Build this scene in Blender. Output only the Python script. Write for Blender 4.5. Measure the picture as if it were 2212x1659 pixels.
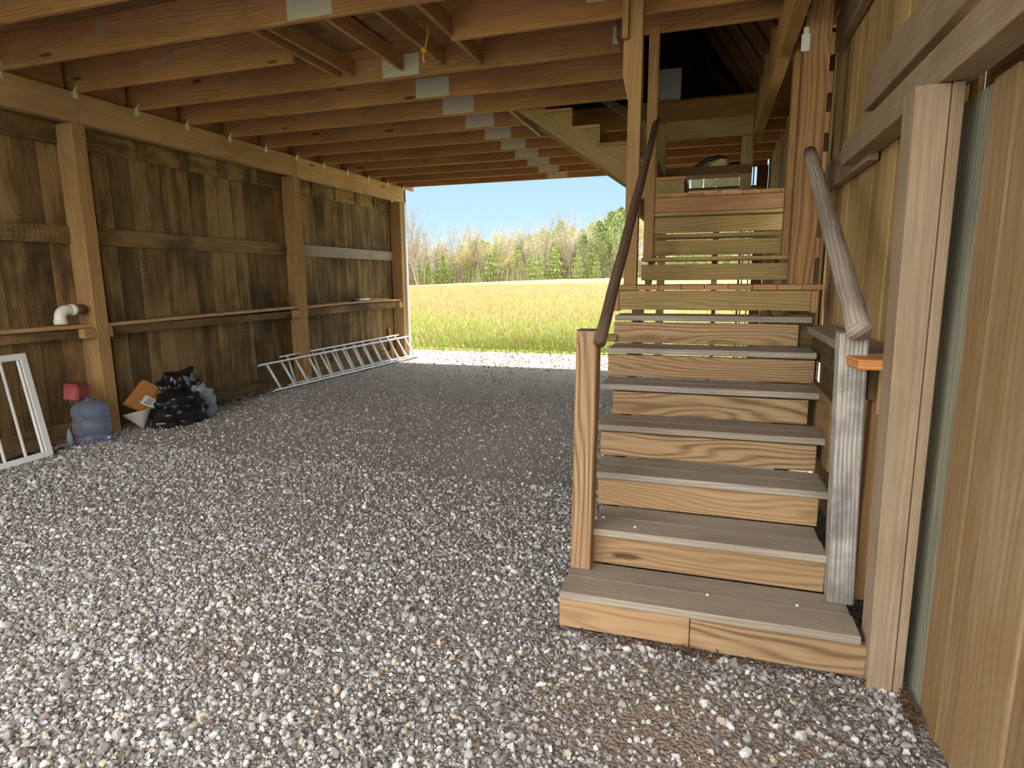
import bpy, math, random
import numpy as np
from mathutils import Vector, Matrix
C = bpy.context.scene.collection
sc = bpy.context.scene
for o in list(bpy.data.objects): bpy.data.objects.remove(o)

# ------------------------------------------------------------------ camera
F_PX, YAW, PIT, ROL = 1308.0, 0.314347, -0.172198, -0.0078845
fwd = Vector((-math.sin(YAW)*math.cos(PIT), math.cos(YAW)*math.cos(PIT), math.sin(PIT)))
rt = Vector((math.cos(YAW), math.sin(YAW), 0)); up = rt.cross(fwd)
r2 = rt*math.cos(ROL)+up*math.sin(ROL); u2 = up*math.cos(ROL)-rt*math.sin(ROL)
cam = bpy.data.objects.new('camera', bpy.data.cameras.new('camera')); C.objects.link(cam)
M = Matrix(((r2.x, u2.x, -fwd.x), (r2.y, u2.y, -fwd.y), (r2.z, u2.z, -fwd.z))).to_4x4()
M.translation = (0, 0, 1.6); cam.matrix_world = M
cam.data.sensor_width = 36; cam.data.lens = F_PX/2212*36; cam.data.clip_end = 2000; cam.data.clip_start = .02
sc.camera = cam

# ------------------------------------------------------------------ world, sun, exposure
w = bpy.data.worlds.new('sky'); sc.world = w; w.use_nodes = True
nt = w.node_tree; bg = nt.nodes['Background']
tc = nt.nodes.new('ShaderNodeTexCoord'); sp = nt.nodes.new('ShaderNodeSeparateXYZ')
nt.links.new(tc.outputs['Generated'], sp.inputs[0])
cr = nt.nodes.new('ShaderNodeValToRGB'); e = cr.color_ramp.elements
e[0].position = 0; e[0].color = (.38, .50, .56, 1)
e[1].position = .18; e[1].color = (.24, .39, .52, 1)
x = e.new(.5); x.color = (1.0, 1.1, 1.2, 1)
x = e.new(.8); x.color = (1.5, 1.55, 1.6, 1)
nt.links.new(sp.outputs['Z'], cr.inputs['Fac'])
# sky brightened towards the open front and overhead, fill added for the barn interior
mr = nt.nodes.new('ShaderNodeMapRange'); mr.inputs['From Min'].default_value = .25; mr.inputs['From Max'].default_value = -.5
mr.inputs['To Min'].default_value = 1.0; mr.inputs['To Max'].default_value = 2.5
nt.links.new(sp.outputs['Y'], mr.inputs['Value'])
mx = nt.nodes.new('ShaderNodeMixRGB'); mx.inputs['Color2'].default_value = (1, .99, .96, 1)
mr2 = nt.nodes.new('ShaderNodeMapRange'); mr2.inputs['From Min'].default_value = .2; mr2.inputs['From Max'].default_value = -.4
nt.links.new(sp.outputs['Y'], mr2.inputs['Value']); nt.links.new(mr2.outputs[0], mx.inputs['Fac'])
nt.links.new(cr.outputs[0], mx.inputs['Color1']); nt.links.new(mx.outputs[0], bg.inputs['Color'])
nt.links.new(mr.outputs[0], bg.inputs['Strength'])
sun = bpy.data.objects.new('sun', bpy.data.lights.new('sun', 'SUN')); C.objects.link(sun)
sun.data.energy = 5.0; sun.data.angle = .009; sun.data.color = (1, .95, .84)
SEL, SAZ = math.radians(66), math.radians(12)      # elevation, azimuth from +Y towards +X
sd = Vector((math.sin(SAZ)*math.cos(SEL), math.cos(SAZ)*math.cos(SEL), math.sin(SEL)))
sun.rotation_euler = sd.to_track_quat('Z', 'Y').to_euler()
sc.view_settings.view_transform = 'Standard'; sc.view_settings.look = 'None'
sc.view_settings.gamma = 1; sc.view_settings.use_curve_mapping = False
sc.view_settings.exposure = 1.0

# ------------------------------------------------------------------ node helper and materials
class N:
    def __init__(s, name):
        s.m = bpy.data.materials.new(name); s.m.use_nodes = True; s.t = s.m.node_tree
        s.b = s.t.nodes['Principled BSDF']; s.out = s.t.nodes['Material Output']
    def n(s, typ, **k):
        a = s.t.nodes.new('ShaderNode'+typ)
        for q, v in k.items(): setattr(a, q, v)
        return a
    def l(s, a, b): s.t.links.new(a, b)
    def put(s, sock, v):
        if hasattr(v, 'is_linked') or isinstance(v, bpy.types.NodeSocket): s.l(v, sock)
        else: sock.default_value = v
    def math(s, op, a, b=0., c=0.):
        a_ = s.n('Math', operation=op)
        s.put(a_.inputs[0], a); s.put(a_.inputs[1], b); s.put(a_.inputs[2], c)
        return a_.outputs[0]
    def noise(s, vec, scale=1, detail=2, rough=.5, dist=0):
        a = s.n('TexNoise'); s.l(vec, a.inputs['Vector'])
        a.inputs['Scale'].default_value = scale; a.inputs['Detail'].default_value = detail
        a.inputs['Roughness'].default_value = rough; a.inputs['Distortion'].default_value = dist
        return a.outputs['Fac']
    def mapv(s, vec, scale):
        a = s.n('Mapping'); s.l(vec, a.inputs['Vector']); a.inputs['Scale'].default_value = scale
        return a.outputs[0]
    def mix(s, f, a, b, mode='MIX'):
        m = s.n('MixRGB', blend_type=mode); s.put(m.inputs[0], f); s.put(m.inputs[1], a); s.put(m.inputs[2], b)
        return m.outputs[0]
    def ss(s, v, a, b, lo=0., hi=1.):
        m = s.n('MapRange', interpolation_type='SMOOTHSTEP'); s.put(m.inputs['Value'], v)
        m.inputs['From Min'].default_value = a; m.inputs['From Max'].default_value = b
        m.inputs['To Min'].default_value = lo; m.inputs['To Max'].default_value = hi
        return m.outputs[0]
    def bump(s, h, strength=.4, dist=.002):
        b = s.n('Bump'); s.l(h, b.inputs['Height']); b.inputs['Strength'].default_value = strength
        b.inputs['Distance'].default_value = dist; s.l(b.outputs[0], s.b.inputs['Normal'])

def c4(c): return (c[0], c[1], c[2], 1)
def srgb(r, g, b):
    f = lambda v: (v/255/12.92) if v <= 10 else ((v/255+.055)/1.055)**2.4
    return (f(r), f(g), f(b))

def wood(name, light, dark, ringamt=.6, rings=13, knot=(.05, .022, .01), alt=None, stain=None, stain_amt=0., stain_scale=1.2,
         tint=.35, rough=.8, saw=0., bump=.5, kn=1.0, cracks=0., wav=5.0):
    s = N(name)
    uv = s.n('UVMap').outputs[0]
    at = s.n('Attribute', attribute_name='rnd'); rnd = at.outputs['Color']
    sr = s.n('SeparateColor'); s.l(rnd, sr.inputs[0])
    off = s.n('VectorMath', operation='MULTIPLY_ADD'); s.l(rnd, off.inputs[0]); off.inputs[1].default_value = (41, 37, 29); s.l(uv, off.inputs[2])
    v = off.outputs[0]
    se = s.n('SeparateXYZ'); s.l(v, se.inputs[0])
    A = s.noise(s.mapv(v, (.6, 3.6, 1)), 1, 2)
    vo = s.n('TexVoronoi'); s.l(s.mapv(v, (1.25, 5.5, 1)), vo.inputs['Vector']); vo.inputs['Scale'].default_value = 1
    d = vo.outputs['Distance']
    sv = s.n('SeparateColor'); s.l(vo.outputs['Color'], sv.inputs[0])
    has = s.math('LESS_THAN', sv.outputs[0], .42*kn)
    kd = s.math('ADD', d, s.math('MULTIPLY', s.math('SUBTRACT', 1., has), 9.))
    swirl = s.math('MULTIPLY', s.math('EXPONENT', s.math('MULTIPLY', kd, -7.)), 2.4)
    field = s.math('ADD', s.math('MULTIPLY', se.outputs[1], float(rings)), s.math('ADD', s.math('MULTIPLY', A, wav), swirl))
    ring = s.math('MULTIPLY_ADD', s.math('SINE', s.math('MULTIPLY', field, 6.283)), .5, .5)
    ring = s.math('POWER', ring, 1.8)
    fib = s.noise(s.mapv(v, (3.5, 150, 1)), 1, 3, .6)
    fib2 = s.noise(s.mapv(v, (1.2, 38, 1)), 1, 3, .6)
    col = s.mix(s.math('MULTIPLY', ring, ringamt), c4(light), c4(dark))
    col = s.mix(s.ss(fib, .35, .75, 0, .38), col, c4([k*.55 for k in dark]))
    col = s.mix(s.ss(fib2, .45, .75, 0, .35), col, c4([min(1, k*1.35) for k in light]))
    if alt: col = s.mix(s.math('MULTIPLY', s.ss(sr.outputs[1], .35, .9), .45), col, c4(alt), 'MIX')
    km = s.ss(kd, .13, .05)
    col = s.mix(s.math('MULTIPLY', km, .85), col, c4(knot))
    obj = s.n('TexCoord').outputs['Object']
    if stain:
        st = s.noise(obj, stain_scale, 4, .6, .4)
        st2 = s.noise(s.mapv(v, (1.0, 5, 1)), 1.3, 4, .65)
        stt = s.ss(s.math('ADD', s.math('MULTIPLY', st, .5), s.math('MULTIPLY', st2, .5)), .42, .62)
        col = s.mix(s.math('MULTIPLY', stt, stain_amt), col, c4(stain))
    h = s.math('ADD', s.math('MULTIPLY', ring, .35), s.math('MULTIPLY', fib, .8))
    if saw:
        # circular saw marks: arcs across the board
        cx = s.math('ADD', s.math('MULTIPLY', se.outputs[0], 1.0), s.math('MULTIPLY', s.math('POWER', s.math('SUBTRACT', s.math('FRACT', s.math('MULTIPLY', se.outputs[1], 2.)), .5), 2.), .9))
        sw = s.math('MULTIPLY_ADD', s.math('SINE', s.math('MULTIPLY', cx, 130.)), .5, .5)
        sm = s.math('MULTIPLY', sw, s.ss(s.noise(obj, 1.7, 2), .38, .62))
        col = s.mix(s.math('MULTIPLY', sm, .3*saw), col, c4([k*1.5 for k in light]))
        h = s.math('ADD', h, s.math('MULTIPLY', sm, .5*saw))
    if cracks:
        ck = s.ss(s.noise(s.mapv(v, (.7, 34, 1)), 1, 2, .5), .70, .75)
        col = s.mix(s.math('MULTIPLY', ck, cracks), col, c4((.02, .017, .014)))
        h = s.math('SUBTRACT', h, s.math('MULTIPLY', ck, 1.5))
    tv = s.math('MULTIPLY_ADD', sr.outputs[0], tint, 1-tint*.5)
    hs = s.n('HueSaturation'); hs.inputs['Saturation'].default_value = 1; s.l(tv, hs.inputs['Value']); s.l(col, hs.inputs['Color'])
    s.l(hs.outputs[0], s.b.inputs['Base Color'])
    s.b.inputs['Roughness'].default_value = rough; s.b.inputs['Specular IOR Level'].default_value = .25
    s.bump(h, bump, .0025)
    return s.m

def plain(name, col, rough=.6, metal=0., spec=.4, noise=0., scale=8, col2=None, bump=0):
    s = N(name); s.b.inputs['Base Color'].default_value = c4(col); s.b.inputs['Roughness'].default_value = rough
    s.b.inputs['Metallic'].default_value = metal; s.b.inputs['Specular IOR Level'].default_value = spec
    if noise:
        o = s.n('TexCoord').outputs['Object']; f = s.noise(o, scale, 4, .6)
        s.l(s.mix(s.math('MULTIPLY', s.ss(f, .35, .7), noise), c4(col), c4(col2 or [k*.5 for k in col])), s.b.inputs['Base Color'])
        if bump: s.bump(f, bump, .01)
    return s.m

W = {}
W['joist'] = wood('reddish_joist_wood', srgb(196, 152, 108), srgb(156, 110, 70), .6, 45, wav=10, alt=srgb(184, 136, 92), stain=srgb(128, 90, 58), stain_amt=.45, tint=.22, kn=1.3)
W['beam'] = wood('tan_beam_wood', srgb(198, 162, 118), srgb(166, 126, 82), .4, 40, wav=8, stain=srgb(140, 110, 78), stain_amt=.5, tint=.25)
W['post'] = wood('yellow_post_wood', srgb(186, 148, 98), srgb(150, 110, 66), .5, 40, wav=8, alt=srgb(170, 136, 90), stain=srgb(128, 98, 62), stain_amt=.4, tint=.22, kn=.7)
W['plank'] = wood('rough_sawn_wall_wood', srgb(148, 120, 78), srgb(108, 84, 50), .3, 30, wav=3, alt=srgb(126, 106, 74), stain=srgb(62, 49, 31), stain_amt=.85, stain_scale=.9, tint=.7, saw=.6, bump=.7, kn=.5, cracks=.3)
W['plankR'] = wood('light_wall_wood', srgb(200, 170, 116), srgb(158, 126, 78), .45, 30, wav=4, alt=srgb(148, 134, 104), stain=srgb(146, 116, 70), stain_amt=.5, tint=.5, saw=.3, bump=.6, kn=.4)
W['door'] = wood('door_siding_wood', srgb(162, 140, 108), srgb(130, 104, 72), .5, 26, wav=7, alt=srgb(166, 126, 78), stain=srgb(134, 104, 64), stain_amt=.6, stain_scale=1.5, tint=.35, saw=.2, kn=.5)
W['green'] = wood('grey_green_treated_wood', srgb(160, 158, 138), srgb(112, 112, 94), .7, 40, wav=5, stain=srgb(92, 92, 76), stain_amt=.5, tint=.15)
W['jamb'] = wood('grey_brown_jamb_wood', srgb(168, 148, 124), srgb(140, 118, 94), .25, 40, wav=3, stain=srgb(136, 110, 84), stain_amt=.6, stain_scale=2.2, tint=.12, saw=.08, kn=.5, cracks=.4)
W['tread'] = wood('weathered_tread_wood', srgb(172, 162, 148), srgb(126, 116, 103), .55, 55, wav=7, alt=srgb(156, 140, 120), stain=srgb(122, 111, 98), stain_amt=.5, tint=.2, kn=.6, cracks=.35)
W['riser'] = wood('tan_riser_wood', srgb(176, 148, 112), srgb(108, 79, 53), .85, 38, wav=15, alt=srgb(170, 136, 98), stain=srgb(164, 134, 98), stain_amt=.35, tint=.2, bump=.6, kn=1.7)
W['olive'] = wood('olive_treated_wood', srgb(182, 158, 106), srgb(138, 112, 64), .6, 45, wav=10, stain=srgb(134, 114, 72), stain_amt=.4, tint=.16)
W['grey'] = wood('silver_weathered_wood', srgb(204, 196, 188), srgb(128, 121, 114), .7, 60, wav=6, stain=srgb(96, 92, 88), stain_amt=.7, stain_scale=5, tint=.1, cracks=.9, bump=1.)
W['rail'] = wood('worn_pole_wood', srgb(184, 170, 156), srgb(132, 119, 107), .6, 50, wav=3, stain=srgb(112, 99, 86), stain_amt=.5, tint=.1, cracks=.9, bump=1., kn=.2)
W['railb'] = wood('dark_brown_pole_wood', srgb(104, 84, 68), srgb(70, 54, 42), .5, 50, wav=3, tint=.1, cracks=.3, kn=.2)
W['newel'] = wood('brown_newel_wood', srgb(176, 144, 110), srgb(108, 78, 54), .85, 40, wav=9, stain=srgb(150, 120, 92), stain_amt=.4, tint=.1, bump=.7)
W['brown'] = wood('warm_brown_post_wood', srgb(172, 134, 92), srgb(118, 84, 54), .8, 34, wav=9, stain=srgb(140, 104, 66), stain_amt=.4, tint=.1, kn=1.2)
W['newel_top'] = wood('dark_end_grain_wood', srgb(112, 96, 82), srgb(76, 62, 50), .4, 80, tint=.1, kn=0)
W['ply'] = wood('old_ceiling_plywood', srgb(172, 138, 96), srgb(140, 104, 66), .35, 14, wav=6, stain=srgb(104, 77, 48), stain_amt=.75, stain_scale=.8, tint=.3, kn=.4)
W['dark'] = wood('dark_loft_wood', srgb(124, 90, 60), srgb(88, 62, 40), .4, 30, wav=6, tint=.3)
W['raw'] = wood('fresh_split_wood', srgb(216, 152, 96), srgb(180, 108, 58), .6, 90, tint=.1, kn=0, bump=1.)
M_ = {}
M_['plate'] = plain('galvanised_steel', (.66, .66, .62), .5, .3, .5)
M_['ink2'] = plain('faded_grey_ink', srgb(150, 138, 118), .8)
M_['alu'] = plain('worn_aluminium', (.82, .83, .82), .45, .2, .5, .4, 20, (.5, .5, .5))
M_['white'] = plain('chipped_white_paint', (.80, .80, .78), .5, 0, .4, .3, 14, (.62, .60, .55))
M_['pvc'] = plain('yellowed_white_pvc', (.82, .80, .70), .3, 0, .5, .25, 6, (.62, .56, .44))
M_['black'] = plain('black_plastic', (.012, .012, .013), .28, 0, .6)
M_['red'] = plain('faded_red_plastic', (.27, .045, .045), .5, 0, .4, .5, 9, (.40, .14, .13))
M_['card'] = plain('brown_cardboard', srgb(188, 130, 74), .85, 0, .2, .3, 4, srgb(160, 104, 56))
M_['tape'] = plain('brown_packing_tape', srgb(150, 96, 50), .35, 0, .5)
M_['paper'] = plain('white_label_paper', (.80, .80, .78), .7)
M_['ink'] = plain('dark_printed_ink', (.06, .06, .06), .7)
M_['felt'] = plain('off_white_cone_plastic', srgb(200, 190, 178), .7, 0, .3, .4, 12, srgb(150, 138, 124))
M_['rope'] = plain('yellow_rope', (.85, .58, .06), .7)
M_['twine'] = plain('dry_straw_twine', srgb(190, 170, 120), .8)
M_['rust'] = plain('bottle_label_brown', srgb(110, 70, 50), .5)
M_['leafd'] = plain('dry_brown_leaf', srgb(104, 80, 62), .9, 0, .2, .6, 30, srgb(70, 44, 32))
M_['soil'] = plain('dark_soil', srgb(84, 64, 50), 1)
def jugmat():
    s = N('blue_clear_plastic'); s.b.inputs['Base Color'].default_value = (.50, .58, .80, 1)
    s.b.inputs['Roughness'].default_value = .14; s.b.inputs['Transmission Weight'].default_value = .85
    s.b.inputs['IOR'].default_value = 1.2
    return s.m
M_['jug'] = jugmat()
def clearm(name, col, r=.25, t=.6):
    s = N(name); s.b.inputs['Base Color'].default_value = c4(col); s.b.inputs['Roughness'].default_value = r
    s.b.inputs['Transmission Weight'].default_value = t; s.b.inputs['IOR'].default_value = 1.2; return s.m
M_['clear'] = clearm('clear_crinkled_plastic', (.42, .46, .52), .15, .4)
M_['glass'] = clearm('dusty_window_glass', (.93, .95, .95), .02, 1.0)
def translucent(name, col):
    s = N(name); tr = s.n('BsdfTranslucent'); tr.inputs[0].default_value = c4(col)
    mxs = s.n('MixShader'); mxs.inputs[0].default_value = .75; s.b.inputs['Base Color'].default_value = c4(col)
    s.l(s.b.outputs[0], mxs.inputs[1]); s.l(tr.outputs[0], mxs.inputs[2]); s.l(mxs.outputs[0], s.out.inputs['Surface'])
    return s.m
M_['sack'] = translucent('translucent_white_plastic', (.9, .88, .78))

def gravelmat():
    s = N('crushed_gravel_ground'); o = s.n('TexCoord').outputs['Object']
    v1 = s.n('TexVoronoi'); s.l(o, v1.inputs['Vector']); v1.inputs['Scale'].default_value = 62
    v2 = s.n('TexVoronoi'); s.l(o, v2.inputs['Vector']); v2.inputs['Scale'].default_value = 130
    a = s.n('SeparateColor'); s.l(v1.outputs['Color'], a.inputs[0])
    b = s.n('SeparateColor'); s.l(v2.outputs['Color'], b.inputs[0])
    col = s.mix(s.math('POWER', a.outputs[0], 1.4), c4(srgb(128, 124, 120)), c4(srgb(206, 205, 204)))
    col2 = s.mix(b.outputs[1], c4(srgb(110, 104, 98)), c4(srgb(186, 182, 176)))
    col = s.mix(s.math('GREATER_THAN', a.outputs[2], .55), col, col2)
    col = s.mix(s.ss(s.math('MAXIMUM', v1.outputs['Distance'], s.math('MULTIPLY', v2.outputs['Distance'], .8)), .42, .8), col, c4(srgb(104, 97, 91)))
    dirt = s.ss(s.noise(s.mapv(o, (1, .8, 1)), 1.1, 5, .65), .50, .66)
    tracks = s.ss(s.noise(s.mapv(o, (.9, .25, 1)), 1.3, 4, .6), .5, .7)
    col = s.mix(s.math('MULTIPLY', dirt, .75), col, c4(srgb(150, 134, 120)))
    col = s.mix(s.math('MULTIPLY', tracks, .35), col, c4(srgb(168, 160, 152)))
    sey = s.n('SeparateXYZ'); s.l(o, sey.inputs[0])
    dust_lift = s.ss(s.math('ADD', sey.outputs[1], s.math('MULTIPLY', s.math('SUBTRACT', s.noise(s.mapv(o, (.7, .5, 1)), 1, 4, .6), .5), 5.)), 3.0, 6.5)  # pale dust towards the back, lightened further to make up for weak light
    # bare trodden earth in front of the steps
    vd = s.n('VectorMath', operation='DISTANCE'); s.l(s.mapv(o, (1, 1.5, 1)), vd.inputs[0]); vd.inputs[1].default_value = (-.05, 3.0, 0)
    bare = s.ss(s.math('ADD', vd.outputs['Value'], s.math('MULTIPLY', s.noise(o, 3.2, 4, .65), 1.0)), 1.25, .72)
    vd2 = s.n('VectorMath', operation='DISTANCE'); s.l(s.mapv(o, (1, .6, 1)), vd2.inputs[0]); vd2.inputs[1].default_value = (-2.6, 2.1, 0)
    bare = s.math('MAXIMUM', bare, s.math('MULTIPLY', s.ss(s.math('ADD', vd2.outputs['Value'], s.math('MULTIPLY', s.noise(o, 2.2, 4, .65), 1.2)), 1.4, .8), .6))
    bc = s.mix(s.ss(s.noise(o, 60, 4, .8), .35, .7), c4(srgb(128, 108, 94)), c4(srgb(188, 174, 162)))
    col = s.mix(s.math('MULTIPLY', bare, .85), col, bc)
    speck = s.noise(o, 38, 4, .75)
    dc = s.mix(s.ss(speck, .35, .68), c4(srgb(168, 157, 146)), c4(srgb(222, 215, 204)))
    col = s.mix(s.math('MULTIPLY', dust_lift, .72), col, dc)
    s.l(col, s.b.inputs['Base Color']); s.b.inputs['Roughness'].default_value = .95; s.b.inputs['Specular IOR Level'].default_value = .15
    h = s.math('SUBTRACT', 0., s.math('ADD', v1.outputs['Distance'], s.math('MULTIPLY', v2.outputs['Distance'], .5)))
    s.bump(h, .9, .012); return s.m
def rockmat():
    s = N('loose_grey_stone'); at = s.n('Attribute', attribute_name='rnd').outputs['Color']
    a = s.n('SeparateColor'); s.l(at, a.inputs[0])
    col = s.mix(s.math('POWER', a.outputs[0], 1.8), c4(srgb(126, 122, 118)), c4(srgb(222, 221, 220)))
    col = s.mix(s.ss(a.outputs[1], .93, .95), col, c4(srgb(190, 176, 154)))
    col = s.mix(s.ss(a.outputs[2], .97, .98), col, c4(srgb(120, 100, 86)))
    s.l(col, s.b.inputs['Base Color']); s.b.inputs['Roughness'].default_value = .85; s.b.inputs['Specular IOR Level'].default_value = .2
    return s.m
def fieldmat():
    s = N('field_ground'); o = s.n('TexCoord').outputs['Object']; se = s.n('SeparateXYZ'); s.l(o, se.inputs[0])
    n1 = s.noise(s.mapv(o, (.5, 1, 1)), .35, 4, .6); n2 = s.noise(o, 6, 4, .7)
    y = s.math('ADD', se.outputs[1], s.math('MULTIPLY', s.math('SUBTRACT', n1, .5), 34.))
    col = s.mix(s.ss(y, 16, 42), c4(srgb(176, 186, 104)), c4(srgb(214, 190, 134)))
    col = s.mix(s.ss(n1, .45, .62, 0, .6), col, c4(srgb(184, 178, 126)))
    col = s.mix(s.ss(n2, .4, .65, 0, .55), col, c4(srgb(134, 138, 88)))
    col = s.mix(s.ss(y, 60, 110, 0, .8), col, c4(srgb(190, 172, 128)))
    s.l(s.mix(1., col, (.55, .55, .55, 1), 'MULTIPLY'), s.b.inputs['Base Color']); s.b.inputs['Roughness'].default_value = 1; s.b.inputs['Specular IOR Level'].default_value = 0
    s.bump(n2, .6, .05); return s.m
def grassmat():
    s = N('meadow_grass'); at = s.n('Attribute', attribute_name='rnd').outputs['Color']
    s.l(s.mix(1., at, (.66, .66, .62, 1), 'MULTIPLY'), s.b.inputs['Base Color']); s.b.inputs['Roughness'].default_value = .8; s.b.inputs['Specular IOR Level'].default_value = .1
    return s.m
def leafmat(name, c1, c2):
    s = N(name); at = s.n('Attribute', attribute_name='rnd').outputs['Color']; a = s.n('SeparateColor'); s.l(at, a.inputs[0])
    s.l(s.mix(a.outputs[0], c4(c1), c4(c2)), s.b.inputs['Base Color']); s.b.inputs['Roughness'].default_value = .85
    s.b.inputs['Specular IOR Level'].default_value = .1; return s.m
GR, RK, FD, GS = gravelmat(), rockmat(), fieldmat(), grassmat()
L_pine = leafmat('pine_needles', srgb(104, 124, 76), srgb(156, 168, 112))
L_cedar = leafmat('cedar_foliage', srgb(122, 138, 78), srgb(170, 180, 110))
L_bud = leafmat('spring_buds', srgb(186, 172, 148), srgb(188, 184, 134))
L_gold = leafmat('yellow_green_young_leaves', srgb(178, 176, 106), srgb(190, 172, 120))
L_pink = leafmat('pink_blossom', srgb(150, 108, 122), srgb(166, 124, 138))
BARK = plain('grey_bark', srgb(142, 130, 116), .95, 0, .1)
HILL = plain('hillside_undergrowth', srgb(160, 148, 124), 1, 0, .05, .7, .12, srgb(130, 136, 92))

# ------------------------------------------------------------------ mesh builder
rng = random.Random(7)
def wl(o):
    v = o.location.copy()
    while o.parent: o = o.parent; v += o.location
    return v
class MB:
    def __init__(s): s.v = []; s.f = []; s.uv = []; s.c = []
    def quad(s, vs, uvs, col):
        b = len(s.v); s.v += [tuple(p) for p in vs]; s.f.append(tuple(range(b, b+len(vs)))); s.uv += uvs; s.c += [col]*len(vs)
    def hexa(s, P, L, Wd, T, col=None, taper=None):
        """P: 8 corners, ordered l(0,1) w(0,1) t(0,1) -> index l*4+w*2+t ; grain along l"""
        col = col or (rng.random(), rng.random(), rng.random(), 1)
        b = len(s.v); s.v += [tuple(p) for p in P]
        q = lambda l, w_, t: b+l*4+w_*2+t
        F = [((0,0,0),(0,1,0),(1,1,0),(1,0,0),'t'), ((0,0,1),(1,0,1),(1,1,1),(0,1,1),'t'),
             ((0,0,0),(1,0,0),(1,0,1),(0,0,1),'w'), ((0,1,0),(0,1,1),(1,1,1),(1,1,0),'w'),
             ((0,0,0),(0,0,1),(0,1,1),(0,1,0),'l'), ((1,0,0),(1,1,0),(1,1,1),(1,0,1),'l')]
        for a in F:
            k = a[4]; s.f.append(tuple(q(*z) for z in a[:4]))
            for (l, w_, t) in a[:4]:
                if k == 't': s.uv.append((l*L, w_*Wd+(.37 if t else 0)))
                elif k == 'w': s.uv.append((l*L, t*T+(1.3 if w_ else .9)))
                else: s.uv.append((w_*Wd*.3+l*.7, t*T+2.1))
                s.c.append(col)
    def box(s, x0, x1, y0, y1, z0, z1, grain=None, col=None):
        d = [(abs(x1-x0), 0), (abs(y1-y0), 1), (abs(z1-z0), 2)]
        lo = (min(x0, x1), min(y0, y1), min(z0, z1)); hi = (max(x0, x1), max(y0, y1), max(z0, z1))
        order = [k for _, k in sorted(d, reverse=True)]
        if grain is not None: order = [grain]+[k for k in order if k != grain]
        a, b_, c_ = order; P = []
        # keep a right-handed frame
        flip = (a, b_, c_) not in ((0,1,2),(1,2,0),(2,0,1))
        for l in (0, 1):
            for w_ in (0, 1):
                for t in (0, 1):
                    p = [0, 0, 0]; p[a] = (lo, hi)[l][a]; p[b_] = (lo, hi)[w_ if not flip else 1-w_][b_]; p[c_] = (lo, hi)[t][c_]; P.append(p)
        s.hexa(P, hi[a]-lo[a], hi[b_]-lo[b_], hi[c_]-lo[c_], col)
    def bar(s, p0, p1, wd, th, side=(0, 0, 1), w1=None, col=None):
        """rectangular bar from p0 to p1; wd measured along 'side' (made perpendicular), th along the other"""
        p0, p1 = Vector(p0), Vector(p1); a = (p1-p0); L = a.length; a.normalize()
        sv = Vector(side); sv = (sv-a*sv.dot(a)).normalized(); tv = a.cross(sv); P = []
        for l in (0, 1):
            ww = wd if (l == 0 or w1 is None) else w1
            for w_ in (-.5, .5):
                for t in (-.5, .5): P.append((p0, p1)[l]+sv*w_*ww+tv*t*th)
        s.hexa(P, L, wd, th, col)
    def tube(s, pts, rad, n=10, cap=True, col=None, closed=False):
        col = col or (rng.random(), rng.random(), rng.random(), 1)
        pts = [Vector(p) for p in pts]; m = len(pts); R = rad if isinstance(rad, (list, tuple)) else [rad]*m
        b = len(s.v); ref = None; u = 0; us = []
        for i, p in enumerate(pts):
            t = (pts[(i+1) % m if closed else min(i+1, m-1)]-pts[(i-1) % m if closed else max(i-1, 0)]).normalized()
            if ref is None:
                ref = t.orthogonal().normalized()
            ref = (ref-t*ref.dot(t)).normalized(); bi = t.cross(ref)
            if i: u += (p-pts[i-1]).length
            us.append(u)
            for k in range(n):
                a = 2*math.pi*k/n; s.v.append(tuple(p+(ref*math.cos(a)+bi*math.sin(a))*R[i]))
        mm = m if closed else m-1
        for i in range(mm):
            j = (i+1) % m
            for k in range(n):
                k2 = (k+1) % n; s.f.append((b+i*n+k, b+i*n+k2, b+j*n+k2, b+j*n+k)); per = 2*math.pi*R[i]
                u1 = us[j] if j else us[i]+.1
                s.uv += [(us[i], k/n*per), (us[i], (k+1)/n*per), (u1, (k+1)/n*per), (u1, k/n*per)]; s.c += [col]*4
        if cap and not closed:
            s.f.append(tuple(b+k for k in reversed(range(n)))); s.uv += [(math.cos(2*math.pi*k/n)*R[0], math.sin(2*math.pi*k/n)*R[0]) for k in reversed(range(n))]; s.c += [col]*n
            e_ = b+(m-1)*n
            s.f.append(tuple(e_+k for k in range(n))); s.uv += [(math.cos(2*math.pi*k/n)*R[-1], math.sin(2*math.pi*k/n)*R[-1]) for k in range(n)]; s.c += [col]*n
    def lathe(s, prof, c=(0, 0, 0), n=28, col=None):
        col = col or (rng.random(), rng.random(), rng.random(), 1); b = len(s.v)
        for (r, z) in prof:
            for k in range(n):
                a = 2*math.pi*k/n; s.v.append((c[0]+r*math.cos(a), c[1]+r*math.sin(a), c[2]+z))
        for i in range(len(prof)-1):
            for k in range(n):
                k2 = (k+1) % n; s.f.append((b+i*n+k, b+i*n+k2, b+(i+1)*n+k2, b+(i+1)*n+k))
                s.uv += [(k/n, i*.1), ((k+1)/n, i*.1), ((k+1)/n, i*.1+.1), (k/n, i*.1+.1)]; s.c += [col]*4
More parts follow.
